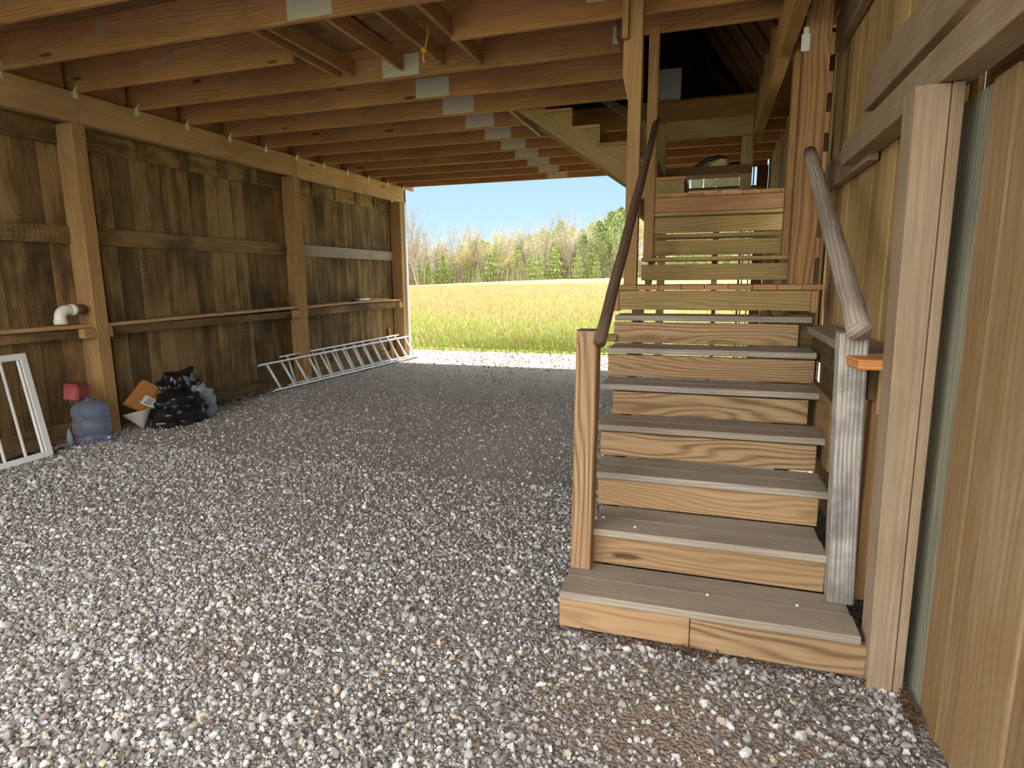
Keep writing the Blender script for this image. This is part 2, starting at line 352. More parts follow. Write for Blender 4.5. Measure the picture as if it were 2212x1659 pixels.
    def build(s, name, m, parent=None, bevel=0., smooth=False, origin=None):
        me = bpy.data.meshes.new(name); vs = s.v
        o_ = Vector(origin) if origin else Vector((0, 0, 0))
        if origin: vs = [tuple(Vector(p)-o_) for p in vs]
        me.from_pydata(vs, [], s.f); me.materials.append(m)
        uvl = me.uv_layers.new(name='UVMap'); uvl.data.foreach_set('uv', [q for p in s.uv for q in p])
        ca = me.color_attributes.new('rnd', 'FLOAT_COLOR', 'CORNER'); ca.data.foreach_set('color', [q for p in s.c for q in p])
        if smooth: me.polygons.foreach_set('use_smooth', [True]*len(me.polygons))
        me.update()
        o = bpy.data.objects.new(name, me); C.objects.link(o); o.location = o_
        if parent: o.parent = parent; o.location = o_-wl(parent)
        if bevel:
            b = o.modifiers.new('bevel', 'BEVEL'); b.width = bevel; b.segments = 1; b.limit_method = 'ANGLE'
        return o

def tag(o, label, cat, group=None, kind=None):
    if label: o['label'] = label
    if cat: o['category'] = cat
    if group: o['group'] = group
    if kind: o['kind'] = kind
    return o
def thing(name, label, cat, loc=(0, 0, 0), group=None):
    o = bpy.data.objects.new(name, None); C.objects.link(o); o.location = loc; o.empty_display_size = .1
    return tag(o, label, cat, group)
def struct(name, mb, m, label=None):
    o = mb.build(name, m); o['kind'] = 'structure'
    if label: o['label'] = label
    return o
def one(name, m, label, cat, x0, x1, y0, y1, z0, z1, group=None, grain=None, bevel=.003):
    b = MB(); b.box(x0, x1, y0, y1, z0, z1, grain)
    return tag(b.build(name, m, bevel=bevel), label, cat, group)
def part(name, m, parent, x0, x1, y0, y1, z0, z1, grain=None, bevel=.0025):
    b = MB(); b.box(x0, x1, y0, y1, z0, z1, grain); return b.build(name, m, parent, bevel=bevel)

def raw_mesh(name, V, F, col, m, smooth=False):
    """numpy triangles: V (n,3) F (k,3) col per vertex (n,4)"""
    me = bpy.data.meshes.new(name); me.vertices.add(len(V)); me.vertices.foreach_set('co', V.astype('f').ravel())
    me.loops.add(len(F)*3); me.loops.foreach_set('vertex_index', F.astype('i').ravel())
    me.polygons.add(len(F)); me.polygons.foreach_set('loop_start', np.arange(0, len(F)*3, 3, dtype='i'))
    me.polygons.foreach_set('use_smooth', np.full(len(F), smooth))
    ca = me.color_attributes.new('rnd', 'FLOAT_COLOR', 'POINT'); ca.data.foreach_set('color', col.astype('f').ravel())
    me.materials.append(m); me.update(calc_edges=True); me.validate()
    o = bpy.data.objects.new(name, me); C.objects.link(o); return o

# ================================================================== GROUND
b = MB(); b.quad([(-14, -9, 0), (5, -9, 0), (5, 12.6, 0), (-14, 12.6, 0)], [(0, 0), (1, 0), (1, 1), (0, 1)], (0, 0, 0, 1))
fl = struct('floor', b, GR, 'crushed grey gravel floor with brown dirt patches')
def field_z(x, y):
    t = min(max((x+85)/70, 0), 1); g = min(max((y-12)/120, 0), 1)
    return -.03+1.9*t*t*(3-2*t)*g*g
b = MB(); xs = [-300, -200, -140, -110, -90, -75, -60, -45, -30, -20, -10, 0, 15, 40, 80, 160, 300]; ys = [12.4, 20, 32, 50, 75, 100, 125, 150]
for i in range(len(xs)-1):
    for j in range(len(ys)-1):
        q = [(xs[i], ys[j]), (xs[i+1], ys[j]), (xs[i+1], ys[j+1]), (xs[i], ys[j+1])]
        b.quad([(p[0], p[1], field_z(*p)) for p in q], [(0, 0)]*4, (0, 0, 0, 1))
for q in ([(-300, -80), (-14, -80), (-14, 12.4), (-300, 12.4)], [(5, -80), (300, -80), (300, 12.4), (5, 12.4)], [(-14, -80), (5, -80), (5, -9), (-14, -9)]):
    b.quad([(p[0], p[1], -.03) for p in q], [(0, 0)]*4, (0, 0, 0, 1))
struct('ground', b, FD, 'sunlit meadow of green and straw coloured grass beyond the barn')

# loose stones: uncountable gravel
def stones():
    R = np.random.default_rng(3)
    t = (1+5**.5)/2
    ico = np.array([(-1,t,0),(1,t,0),(-1,-t,0),(1,-t,0),(0,-1,t),(0,1,t),(0,-1,-t),(0,1,-t),(t,0,-1),(t,0,1),(-t,0,-1),(-t,0,1)], float); ico /= np.linalg.norm(ico[0])
    tri = np.array([(0,11,5),(0,5,1),(0,1,7),(0,7,10),(0,10,11),(1,5,9),(5,11,4),(11,10,2),(10,7,6),(7,1,8),(3,9,4),(3,4,2),(3,2,6),(3,6,8),(3,8,9),(4,9,5),(2,4,11),(6,2,10),(8,6,7),(9,8,1)])
    pts = []
    def scatter(n, y0, y1, xl, xr, s0, s1):
        y = R.uniform(y0, y1, n); x = xl(y)+(xr(y)-xl(y))*R.random(n)
        dens = .5+.5*np.sin(x*1.9+1.3*np.sin(y*1.1))*np.sin(y*1.3+x*.7)
        bare_ = np.exp(-(((x+.05)/.62)**2+((y-2.0)/.42)**2))+.5*np.exp(-(((x+2.6)/.7)**2+((y-3.5)/1.)**2))
        keep = R.random(n) < (.45+.55*dens)*(1-.8*bare_)
        x, y = x[keep], y[keep]; sz = s0*np.exp(R.normal(0, .38, len(x))); sz = np.clip(sz, s0*.4, s1)
        pts.append(np.stack([x, y, sz], 1))
    scatter(42000, 1.1, 2.6, lambda y: -1.75*y-.3, lambda y: np.minimum(.76, .4*y+.2), .0085, .024)
    scatter(46000, 2.6, 4.4, lambda y: np.maximum(-1.75*y-.2, -6.1), lambda y: .0*y-.1, .0085, .022)
    scatter(24000, 4.4, 7.5, lambda y: y*0-6.1, lambda y: .0*y-.3, .0085, .02)
    scatter(9000, 7.5, 12.5, lambda y: y*0-6.1, lambda y: .0*y+.4, .010, .022)
    P = np.concatenate(pts)
    # nothing under the bottom step
    inside = (P[:, 0] > -.62) & (P[:, 0] < .68) & (P[:, 1] > 2.5) & (P[:, 1] < 4.4); P = P[~inside]
    n = len(P); print('stones', n)
    ax = R.uniform(.55, 1.25, (n, 3)); ax[:, 2] *= .7
    V = ico[None]*(1+R.uniform(-.28, .28, (n, 12, 1)))*ax[:, None, :]
    # random rotation
    q = R.normal(size=(n, 4)); q[:, 1:3] *= .45; q /= np.linalg.norm(q, axis=1)[:, None]; w_, x_, y_, z_ = q.T
    Rm = np.stack([1-2*(y_*y_+z_*z_), 2*(x_*y_-z_*w_), 2*(x_*z_+y_*w_), 2*(x_*y_+z_*w_), 1-2*(x_*x_+z_*z_), 2*(y_*z_-x_*w_), 2*(x_*z_-y_*w_), 2*(y_*z_+x_*w_), 1-2*(x_*x_+y_*y_)], 1).reshape(n, 3, 3)
    V = np.einsum('nij,nkj->nki', Rm, V)*P[:, 2][:, None, None]
    V[:, :, 0] += P[:, 0][:, None]; V[:, :, 1] += P[:, 1][:, None]; V[:, :, 2] += (P[:, 2]*.28)[:, None]
    F = (tri[None]+12*np.arange(n)[:, None, None]).reshape(-1, 3)
    col = np.concatenate([R.random((n, 3)), np.ones((n, 1))], 1); col = np.repeat(col, 12, 0)
    o = raw_mesh('gravel', V.reshape(-1, 3), F, col, RK); tag(o, 'loose crushed grey and white stones spread over the barn floor', 'gravel', kind='stuff')
stones()

# ================================================================== LEFT WALL
def plank_wall(b, x_in, thick, y0, y1, z0, z1, wmin=.13, wmax=.26, out=-1, batten=True, seed=1, rowtop=None):
    r = random.Random(seed); y = y0
    while y < y1:
        w_ = min(r.uniform(wmin, wmax), y1-y); g = r.choice([.007, .010, .014]); dx = r.uniform(0, .008)
        z_t = z1 if rowtop is None else rowtop(y)
        lean = r.uniform(-.006, .006)
        c = (r.random(), r.random(), r.random(), 1)
        xa, xb = x_in+out*dx, x_in+out*(dx+thick)
        P = []
        for l, z in ((0, z0), (1, z_t)):
            for yy in (y+g/2, y+w_-g/2):
                for xx in ((min(xa, xb), max(xa, xb))):
                    P.append((xx, yy+(lean if l else 0), z))
        b.hexa(P, z_t-z0, w_, thick, c)
        if batten: b.box(x_in+out*(thick+.01), x_in+out*(thick+.028), y-.05, y+.05, z0, z_t, col=(.1, .1, .1, 1))
        y += w_
b = MB(); plank_wall(b, -6.30, .022, -.4, 11.5, -.02, 3.74, seed=4)
struct('wall_left', b, W['plank'], 'tall wall of dark rough sawn vertical planks')

PL = [('nearest the water jug', 4.80), ('behind the near ends of the ladders', 8.18), ('at the open back corner', 11.50)]
for nm, yr in PL:
    b = MB(); b.box(-6.19, -6.05, yr-.14, yr, -.05, 3.15); b.box(-6.28, -6.192, yr-.14, yr-.01, -.05, 3.15)
    tag(b.build('wall_post', W['post'], bevel=.003), 'tan square timber post of the left plank wall %s' % nm, 'post', 'posts along the left wall')
tag(MB.build((lambda m: (m.box(-6.19, -6.05, 1.31, 1.45, -.05, 3.15), m)[1])(MB()), 'wall_post', W['post'], bevel=.003), 'tan square timber post of the left wall nearest the barn front', 'post', 'posts along the left wall')
# top beam in three lengths
for (a, c_, t) in ((-.4, 4.735, 'reddish tan length of the left wall top beam nearest the camera'), (4.74, 8.10, 'pale sanded middle length of the left wall top beam'), (8.105, 11.56, 'yellow tan far length of the left wall top beam, ending at the open back')):
    o = one('top_beam', W['beam'], t, 'beam', -6.15, -6.03, a, c_, 3.15, 3.44, 'top beam of the left wall')
# girts
yy = [(-.4, 4.66, 'nearest the camera'), (4.80, 8.04, 'between the first and second posts'), (8.18, 11.36, 'between the second post and the open back')]
for k, (a, c_, t) in enumerate(yy):
    one('wall_girt', W['plank' if k < 2 else 'tread'], 'mid height rail, left wall %s' % t, 'rail', -6.30, -6.255, a, c_, 1.985, 2.165, 'mid height rails of the left wall')
    one('wall_girt', W['plank'], 'top board under the left beam, %s' % t, 'rail', -6.30, -6.262, a, c_, 2.955, 3.20, 'top boards of the left wall')
    one('base_board', W['plank'], 'low board at gravel level, left wall %s' % t, 'board', -6.30, -6.262, a, c_, .0, .165, 'base boards of the left wall')
    sh = thing('wall_shelf', 'narrow plank shelf on the left wall %s' % t, 'shelf', (-6.2, a, 1.15), 'shelves of the left wall')
    bow = {0: (1.178, 1.152), 1: (1.150, 1.188), 2: (1.175, 1.185)}[k]
    b = MB(); n = 6
    ext = .1 if k == 0 else 0
    for i in range(n):
        f0, f1 = i/n, (i+1)/n; g = lambda f: bow[0]+(bow[1]-bow[0])*f+(.018*math.sin(f*3.14) if k == 2 else 0)
        ya, yb = a+(c_+ext-a)*f0, a+(c_+ext-a)*f1; P = []
        for l, (yv, zz) in enumerate(((ya, g(f0)), (yb, g(f1)))):
            for xv in (-6.28, -6.09):
                for t_ in (-.018, .018): P.append((xv, yv, zz+t_))
        cc = (.4, .2+.1*k, .6, 1); b.hexa(P, yb-ya, .19, .036, cc)
    b.build('shelf_board', W['beam'], sh)
    part('apron', W['plank'], sh, -6.175, -6.14, a+.02, c_-.02, 1.035, min(bow)-.02)
    if k == 0: part('cleat', W['post'], sh, -6.14, -6.055, 4.53, 4.655, 1.03, 1.13)
    if k == 1: part('cleat', W['post'], sh, -6.14, -6.06, 7.90, 8.035, 1.03, 1.15); part('cleat', W['post'], sh, -6.12, -6.06, 4.81, 4.85, 1.02, 1.13)
    if k == 2: part('cleat', W['post'], sh, -6.14, -6.06, 11.22, 11.355, 1.03, 1.15)
# blocks in the strip under the beam
r = random.Random(5)
for i, y in enumerate((5.55, 6.15, 6.78, 7.35, 8.75, 9.4, 10.05, 10.7)):
    one('wall_stub', W['plank'], 'short upright block under the left beam, number %s from the near post' % ['first','second','third','fourth','fifth','sixth','seventh','eighth'][i], 'block',
        -6.262, -6.24, y, y+.13, 2.96, 3.43, 'upright blocks under the left beam')
for (y0, y1, nm) in ((11.05, 11.30, 'short bright board standing in for a sun patch in the last bay under the shelf'),):
    b = MB(); b.bar((-6.24, 11.18, 0), (-6.26, 11.10, .62), .12, .02, (0, 1, 0), .07); tag(b.build('sun_patch_board', W['raw'], bevel=.002), nm, 'sun patch')  # board added in place of a sun patch, brightness put into its colour

# ================================================================== JOISTS AND CEILING
JY = lambda k: 4.05+.68*k
def joist_mesh(x0, x1, y): b = MB(); b.box(x0, x1, y, y+.04, 3.44, 3.725); return b
ordn = ['first','second','third','fourth','fifth','sixth','seventh','eighth','ninth','tenth','eleventh','twelfth','thirteenth','fourteenth']
segs = {-2: [(-6.28, .82)], -1: [(-6.28, .82)], 0: [(-6.28, .82)], 1: [(-6.28, -3.49), (-2.02, .82)], 2: [(-6.28, -.75), (.40, .82)], 3: [(-6.28, -.75), (.40, .82)],
        4: [(-6.28, -.75), (.40, .82)], 5: [(-6.28, -2.24), (.40, .82)]}
def bossed_plate(parent, x0, x1, yf, z0, z1):
    b = MB(); b.box(x0, x1, yf-.003, yf, z0, z1)
    nx, nz = max(2, int((x1-x0)/.022)), max(2, int((z1-z0)/.02))
    for i in range(nx):
        for j in range(nz):
            cx = x0+(i+.5)*(x1-x0)/nx+(.004 if j % 2 else -.004); cz = z0+(j+.5)*(z1-z0)/nz
            b.box(cx-.003, cx+.003, yf-.0055, yf-.003, cz-.006, cz+.006, 2, (0, 0, 0, 1))
    return b.build('nail_plate', M_['plate'], parent)
for k in range(-2, 12):
    y = JY(k) if k < 11 else 11.50
    for j, (x0, x1) in enumerate(segs.get(k, [(-6.28, .82)])):
        where = '%s joist from the camera' % ordn[k+2]
        if len(segs.get(k, [0])) > 1: where += ', left piece' if j == 0 else ', right piece'
        t = thing('ceiling_joist', 'reddish timber ceiling joist running across the barn, %s' % where, 'joist', (x0, y, 3.44), 'ceiling joists')
        o = joist_mesh(x0, x1, y).build('joist_board', W['joist'], t, bevel=.003)
        if x0 < -3.05 and x1 > -2.6: bossed_plate(t, -3.005, -2.63, y, 3.455, 3.655 if k > 3 else 3.64)
        if k == 2 and j == 0: bossed_plate(t, -.86, -.78, y, 3.50, 3.64)
        if k == 1 and j == 1: bossed_plate(t, -.95, -.78, y, 3.56, 3.70)
        if k == 1 and j == 0: pass
        if x0 < -5:
            b = MB(); b.box(-4.85, -4.775, y-.002, y, 3.55, 3.67); b.build('size_stamp', M_['ink2'], t)
            b = MB()  # hurricane tie bent over the beam
            b.box(-6.028, -6.024, y-.035, y+.02, 3.38, 3.438); b.bar((-6.02, y-.03, 3.42), (-5.985, y-.004, 3.50), .022, .003, (0, 1, 0)); b.bar((-6.026, y-.035, 3.43), (-5.985, y-.065, 3.40), .022, .003, (0, 1, 0))
            b.build('hurricane_tie', M_['plate'], t)
            b = MB(); b.box(-6.155, -6.115, y+.045, y+.635, 3.445, 3.72); b.build('end_block', W['joist'], t)
# hatch framing between the third and fifth joists
for (x, zb, t) in ((-3.49, 3.50, 'double trimmer, left board'), (-3.34, 3.50, 'double trimmer, right board'), (-2.82, 3.50, 'second from the left'), (-2.40, 3.50, 'third from the left'), (-2.04, 3.47, 'at the right end of the hatch')):
    one('hatch_trimmer', W['joist'], 'short timber hung between joists beside the ceiling hatch, %s' % t, 'timber', x, x+.038, 4.092, 5.408, zb, zb+.14, 'short hatch timbers')
one('hatch_nailer', W['joist'], 'thin nailer board high on the joist face behind the hatch timbers', 'board', -3.45, -1.98, 5.372, 5.409, 3.645, 3.724)
b = MB(); b.box(-3.15, -2.90, 4.30, 4.95, 3.66, 3.70); b.box(-3.05, -2.88, 4.7, 5.3, 3.69, 3.72)
tag(b.build('ceiling_patch', W['ply'], bevel=.002), 'loose boards nailed under the ceiling between the hatch timbers', 'board')
# yellow rope loop
b = MB(); X, Y = -2.355, 4.95
b.tube([(X-.03, Y, 3.72), (X-.033, Y, 3.62), (X-.02, Y, 3.53), (X-.005, Y-.005, 3.475)], .0075, 8)
b.tube([(X+.035, Y, 3.70), (X+.038, Y, 3.6), (X+.02, Y, 3.52), (X+.003, Y-.003, 3.475)], .0075, 8)
b.tube([(X-.02, Y-.008, 3.475), (X, Y-.02, 3.485), (X+.02, Y-.008, 3.475), (X, Y+.008, 3.465)], .011, 8, closed=True)
b.tube([(X, Y, 3.47), (X-.012, Y, 3.43), (X-.002, Y, 3.38)], .006, 8)
tag(b.build('rope_loop', M_['rope'], smooth=True), 'yellow knotted rope loop hanging from the ceiling hatch', 'rope')
# ceiling sheets (opening over the stairs left free)
b = MB()
for (x0, x1, y0, y1) in ((-6.4, .9, -.5, 1.3), (-6.4, .9, 1.3, 3.7), (-6.4, -2.2, 3.7, 6.12), (-2.2, .9, 3.7, 5.13), (-2.2, -.75, 5.13, 6.80), (-6.4, -2.2, 6.12, 8.56), (-2.2, .9, 8.15, 10.3), (-6.4, -2.2, 8.56, 10.3), (-6.4, .9, 10.3, 11.6)):
    b.box(x0, x1, y0, y1, 3.726, 3.745, 0 if (x1-x0) > 3 else 1)
struct('ceiling', b, W['ply'], 'stained plywood ceiling above the joists')
one('stair_header', W['joist'], 'reddish header timber across the top of the stairwell nearest the camera', 'beam', -.75, .82, 5.10, 5.14, 3.44, 3.725)
one('stairwell_header', W['beam'], 'short timber between joists where the upper stair meets the loft', 'beam', -2.24, -2.20, 6.815, 8.125, 3.44, 3.725)
one('stairwell_edge', W['dark'], 'dark edge timber on the left of the stairwell', 'beam', -.79, -.75, 5.142, 6.768, 3.445, 3.72)
one('loft_beam', W['post'], 'long tan beam running back along the right of the stairwell', 'beam', .385, .475, 4.02, 8.1, 3.15, 3.438)

# ================================================================== RIGHT WALL
b = MB(); plank_wall(b, .80, .022, 2.625, 4.93, -.02, 3.9, .10, .19, 1, seed=9)
b.hexa([(x_, y_, z_) for z_, (ya, yb) in ((-.02, (4.60, 4.96)), (3.9, (4.88, 5.44))) for y_ in (ya, yb) for x_ in (.823, .843)], 3.9, .5, .02)
plank_wall(b, .80, .022, -.4, 2.5, 2.36, 3.9, .11, .2, 1, seed=10)
struct('wall_right', b, W['plankR'], 'light tan vertical plank wall beside the stairs')
b = MB(); plank_wall(b, .84, .022, 5.60, 11.5, -.02, 4.2, .12, .24, 1, seed=12)
struct('wall_right_back', b, W['plank'], 'dark plank wall behind the upper stairs')
b = MB(); b.box(.812, .838, 2.385, 2.62, -.02, 2.19, 2, (.5, .1, .2, 1)); dg = b
struct('trim_1', dg, W['green'], 'grey green weathered board beside the door jamb')
b = MB(); r = random.Random(21); y = 2.382
for i, w_ in enumerate((.165, .13, .30, .24, .30, .26, .28, .3, .3, .3, .3)):
    b.box(.812 if i % 2 == 0 else .82, .845, y-w_+.004, y, -.02, 2.20, 2, (r.random(), r.random(), r.random(), 1)); y -= w_
struct('door_1', b, W['door'], 'wide orange brown board siding of the side door')
b = MB(); b.box(.866, .89, -.4, 2.62, 2.0, 2.36); struct('gap_backing', b, W['dark'])  # dark backing added above the door: blocks sky and blackens the gap
t = thing('door_jamb', 'grey brown door jamb post beside the bottom step', 'post', (.7, 2.46, 0))
for nm, (xb0, xb1), (xt0, xt1), yf in (('jamb_board', (.655, .742), (.619, .722), 2.46), ('edge_board', (.744, .774), (.724, .760), 2.452)):
    b = MB(); b.hexa([(x_, y_, z_) for z_, (xa, xb) in ((-.03, (xb0, xb1)), (2.222, (xt0, xt1))) for y_ in (yf, 2.60) for x_ in (xa, xb)], 2.25, .14, .1); b.build(nm, W['jamb'], t, bevel=.003)
one('door_header', W['jamb'], 'heavy weathered door header beam along the right wall', 'beam', .685, .79, -.3, 4.08, 2.225, 2.36)
one('wall_girt', W['jamb'], 'lower girt board on the right wall ending behind the round rail', 'rail', .745, .795, 3.70, 5.02, 2.19, 2.385)
one('wall_girt', W['jamb'], 'wide girt board on the right wall above the door header', 'rail', .745, .795, -.3, 3.90, 2.475, 2.675)
one('wall_girt', W['jamb'], 'topmost girt board on the right wall beside the tall post', 'rail', .745, .795, .5, 5.02, 3.13, 3.36)
for i, z in enumerate((1.0, 1.75, 2.05, 2.42, 2.72, 3.02, 3.3)):
    one('rear_girt', W['dark'], 'short cross timber in the slot behind the tall right post, %s from the bottom' % ordn[i], 'rail', .70, .84, 5.602, 5.64, z, z+.16, 'cross timbers behind the right post')
sh = thing('stair_ledge', 'weathered plank ledge running along the right wall beside the stairs', 'shelf', (.6, 2.9, 1.2))
part('ledge_board', W['tread'], sh, .60, .795, 2.80, 4.42, 1.245, 1.285); part('apron', W['plank'], sh, .64, .68, 2.80, 4.42, 1.09, 1.243)
b = MB(); P = []
for l, (xv, zz) in enumerate(((.535, 1.262), (.66, 1.262))):
    for yv in (2.60, 2.78):
        for t_ in (-.018, .022): P.append((xv+(0.02 if yv < 2.7 and l == 0 else 0), yv, zz+t_))
b.hexa(P, .12, .18, .04); tag(b.build('broken_board', W['raw'], bevel=.004), 'short broken board with orange splintered end beside the grey post', 'board')
one('side_stud', W['post'], 'brown stud standing behind the grey post at the right wall', 'post', .665, .745, 2.82, 2.90, .19, 1.24)
one('side_stud', W['beam'], 'short pale cleat nailed behind the grey post under the ledge', 'block', .675, .735, 2.795, 2.818, 1.03, 1.22)

# ================================================================== LOWER STAIRS
RI = .1925
FY = {1: 2.50, 2: 2.80, 3: 3.10, 4: 3.385, 5: 3.645, 6: 3.915, 7: 4.19, 8: 4.47}
TX = {1: (-.593, .632), 2: (-.505, .545), 3: (-.545, .588), 4: (-.585, .628), 5: (-.615, .618), 6: (-.615, .615), 7: (-.614, .615)}
RX = {2: (-.50, .545), 3: (-.532, .55), 4: (-.57, .57), 5: (-.543, .553), 6: (-.618, .612), 7: (-.624, .546)}
st = thing('staircase', 'lower flight of seven plank steps climbing beside the right wall', 'stairs', (0, 2.5, 0))
def tread(parent, x0, x1, yf, yb, ztop, mid=True):
    b = MB()
    if mid:
        ym = (yf+yb)/2; b.box(x0, x1, yf, ym-.003, ztop-.036, ztop, 0); b.box(x0, x1-.006, ym+.003, yb, ztop-.037, ztop-.001, 0)
    else: b.box(x0, x1, yf, yb, ztop-.036, ztop, 0)
    return b.build('tread', W['tread'], parent, bevel=.004)
for k in range(1, 8):
    yb = FY[k+1]+.03 if k < 7 else FY[8]-.005
    tread(st, TX[k][0], TX[k][1], FY[k], yb, RI*k, k <= 5)
    if k >= 2: part('riser', W['riser'], st, RX[k][0], RX[k][1], FY[k]+.03, FY[k]+.068, RI*(k-1)+.004 if k > 1 else .02, RI*k-.036-(.012 if k > 3 else .004), 0, .003)
b = MB(); b.box(-.595, -.02, 2.505, 2.543, .02, .155, 0); b.box(-.017, .655, 2.505, 2.543, .015, .155, 0)
b.build('riser', W['riser'], st, bevel=.003)
part('foot_block', W['riser'], st, .46, .53, 2.545, 2.60, -.03, .155, 2)
part('side_board', W['riser'], st, .60, .64, 2.545, 2.80, .02, .155, 1)
for x in (-.50, .40):
    b = MB(); Y0, Y1 = 2.84, 4.46
    for k in range(2, 8): b.box(x, x+.038, FY[k]+.069, FY[k+1]+.06 if k < 7 else 4.46, max(RI*k-.42, 0), RI*k-.038, 1, (.3, .6, .2, 1))
    b.build('stringer', W['dark'], st)
def newel(name, m, mt, label, base, top, s_):
    b = MB(); P = []
    for l, (cx, cy, z) in enumerate((base, top)):
        for dx in (-s_/2, s_/2):
            for dy in (-s_/2, s_/2): P.append((cx+dx, cy+dy, z))
    b.hexa(P, top[2]-base[2], s_, s_); t = thing(name, label, 'post', base)
    b.build('post_shaft', m, t, bevel=.006)
    b = MB(); b.box(top[0]-s_/2+.001, top[0]+s_/2-.001, top[1]-s_/2+.001, top[1]+s_/2-.001, top[2]-.001, top[2]+.003, 0); b.build('post_top', mt, t)
    return t
newel('newel_post', W['newel'], W['newel_top'], 'brown square newel post at the left of the bottom step', (-.546, 2.785, .1925), (-.527, 2.785, 1.362), .10)
newel('newel_post', W['grey'], W['jamb'], 'silver grey cracked newel post at the right of the bottom step', (.600, 2.80, .1925), (.563, 2.80, 1.372), .105)
def pole(label, m, p0, p1, r0, r1, bend, name='handrail'):
    b = MB(); p0, p1 = Vector(p0), Vector(p1); n = 14; pts = []; rr = []; R = random.Random(3)
    for i in range(n+1):
        f = i/n; p = p0.lerp(p1, f)+Vector((bend*math.sin(f*3.14)+R.uniform(-.002, .002), 0, R.uniform(-.003, .003))); pts.append(p); rr.append(r0+(r1-r0)*f+R.uniform(-.0012, .0012))
    b.tube(pts, rr, 16); return tag(b.build(name, m, smooth=True), label, 'handrail')
pole('thin dark brown pole handrail on the left of the stairs', W['railb'], (-.462, 2.70, 1.315), (-.452, 5.06, 2.80), .029, .024, 0.)
pole('thick weathered grey pole handrail on the right of the stairs', W['rail'], (.565, 2.68, 1.385), (.553, 4.36, 2.365), .047, .038, .0)
part_ = one('brace_board', W['plank'], 'small horizontal board joining the left pole rail to the stair side', 'board', -.78, -.60, 4.20, 4.24, 1.165, 1.215)

part('side_board', W['plank'], st, .555, .64, 4.26, 4.30, 1.13, 1.29, 0)
part('side_board', W['plank'], st, .60, .64, 3.3, 4.46, .62, .98, 1)
# landing
ld = thing('landing', 'small plank landing between the lower and middle flights', 'landing', (0, 4.5, 1.5))
r = random.Random(4); x = -.66
while x < .70:
    w_ = min(.155, .70-x); part('deck_board', W['joist'], ld, x+.0015, x+w_-.0015, 4.45, 5.05, 1.512, 1.547, 1); x += w_
part('front_board', W['olive'], ld, -.628, .640, 4.475, 4.513, 1.372, 1.508, 0)
part('side_beam', W['joist'], ld, -.67, -.632, 4.48, 5.8, 1.36, 1.508, 1); part('side_beam', W['joist'], ld, .642, .68, 4.48, 5.8, 1.36, 1.508, 1)
part('leg', W['post'], ld, -.60, -.51, 5.0, 5.09, -.02, 1.36, 2); part('leg', W['post'], ld, .55, .64, 4.9, 5.0, -.02, 1.36, 2)
# tall posts beside the landing
t = thing('stair_post', 'tall yellow pine post at the left front corner of the landing', 'post', (-.56, 4.5, 1.548))
part('post_shaft', W['post'], t, -.603, -.513, 4.50, 4.59, 1.548, 3.72, 2)
b = MB(); b.box(-.645, -.607, 4.46, 4.50, 3.20, 3.62, 2); b.build('cleat', W['post'], t, bevel=.002)
b = MB(); b.box(-.645, -.605, 4.52, 4.59, 2.98, 3.44, 2); b.bar((-.625, 4.55, 3.0), (-.605, 4.55, 2.82), .05, .05, (1, 0, 0), .01); b.build('cleat', W['post'], t)
one('stair_post', W['post'], 'slimmer pine post standing on the first upper tread behind the left front post', 'post', -.52, -.445, 4.98, 5.06, 1.755, 3.44, grain=2)
t = thing('stair_post', 'wide reddish brown timber post at the right of the landing', 'post', (.57, 4.5, 1.548))
part('post_shaft', W['brown'], t, .497, .648, 4.50, 4.60, 1.548, 3.9, 2)
b = MB(); b.box(.475, .525, 4.494, 4.498, 3.00, 3.10, 2); b.bar((.50, 4.496, 3.10), (.50, 4.496, 3.14), .03, .004, (1, 0, 0)); b.build('metal_tie', M_['plate'], t)
t = thing('stair_post', 'narrow yellow board upright left of the wide right post', 'post', (.53, 5.0, 1.755))
part('board_face', W['post'], t, .492, .535, 4.98, 5.10, 1.755, 3.44, 2); part('board_side', W['green'], t, .561, .59, 4.98, 5.10, 1.55, 3.44, 2)

# ================================================================== MIDDLE FLIGHT
mf = thing('staircase', 'middle flight of open plank steps above the landing', 'stairs', (0, 4.9, 1.55))
UZ = [1.74, 1.93, 2.12]; UY = [4.90, 5.22, 5.56]
part('riser', W['olive'], mf, -.525, .55, 4.935, 4.973, 1.578, 1.699, 0)
part('tread', W['olive'], mf, -.525, .56, 4.90, 5.22, 1.726, 1.753, 0)
part('riser', W['olive'], mf, -.45, .52, 5.255, 5.293, 1.779, 1.899, 0)
part('tread', W['olive'], mf, -.45, .52, 5.22, 5.56, 1.919, 1.948, 0)
part('riser', W['olive'], mf, -.49, .55, 5.60, 5.638, 1.981, 2.112, 0)
part('tread', W['olive'], mf, -.49, .55, 5.56, 5.90, 2.123, 2.15, 0)
for x in (-.48, .02, .48):
    b = MB(); b.bar((x, 4.99, 1.53), (x, 5.95, 2.09), .12, .038, (0, 0, 1)); b.build('stringer', W['olive'], mf)
# upper landing
ul = thing('landing', 'high plank landing where the stairs turn left towards the loft', 'landing', (0, 6, 2.2))
part('front_board', W['joist'], ul, -.535, .62, 5.90, 5.94, 2.187, 2.318, 0)
x = -.70
while x < .70: part('deck_board', W['joist'], ul, x+.0015, min(x+.1535, .78), 5.885, 7.95, 2.320, 2.352, 1); x += .155
for x in (-.64, .60): part('leg', W['post'], ul, x, x+.09, 7.80, 7.89, -.02, 2.318, 2)
part('side_beam', W['joist'], ul, -.70, -.66, 5.94, 7.95, 2.18, 2.318, 1); part('side_beam', W['joist'], ul, .66, .70, 5.94, 7.95, 2.18, 2.318, 1)
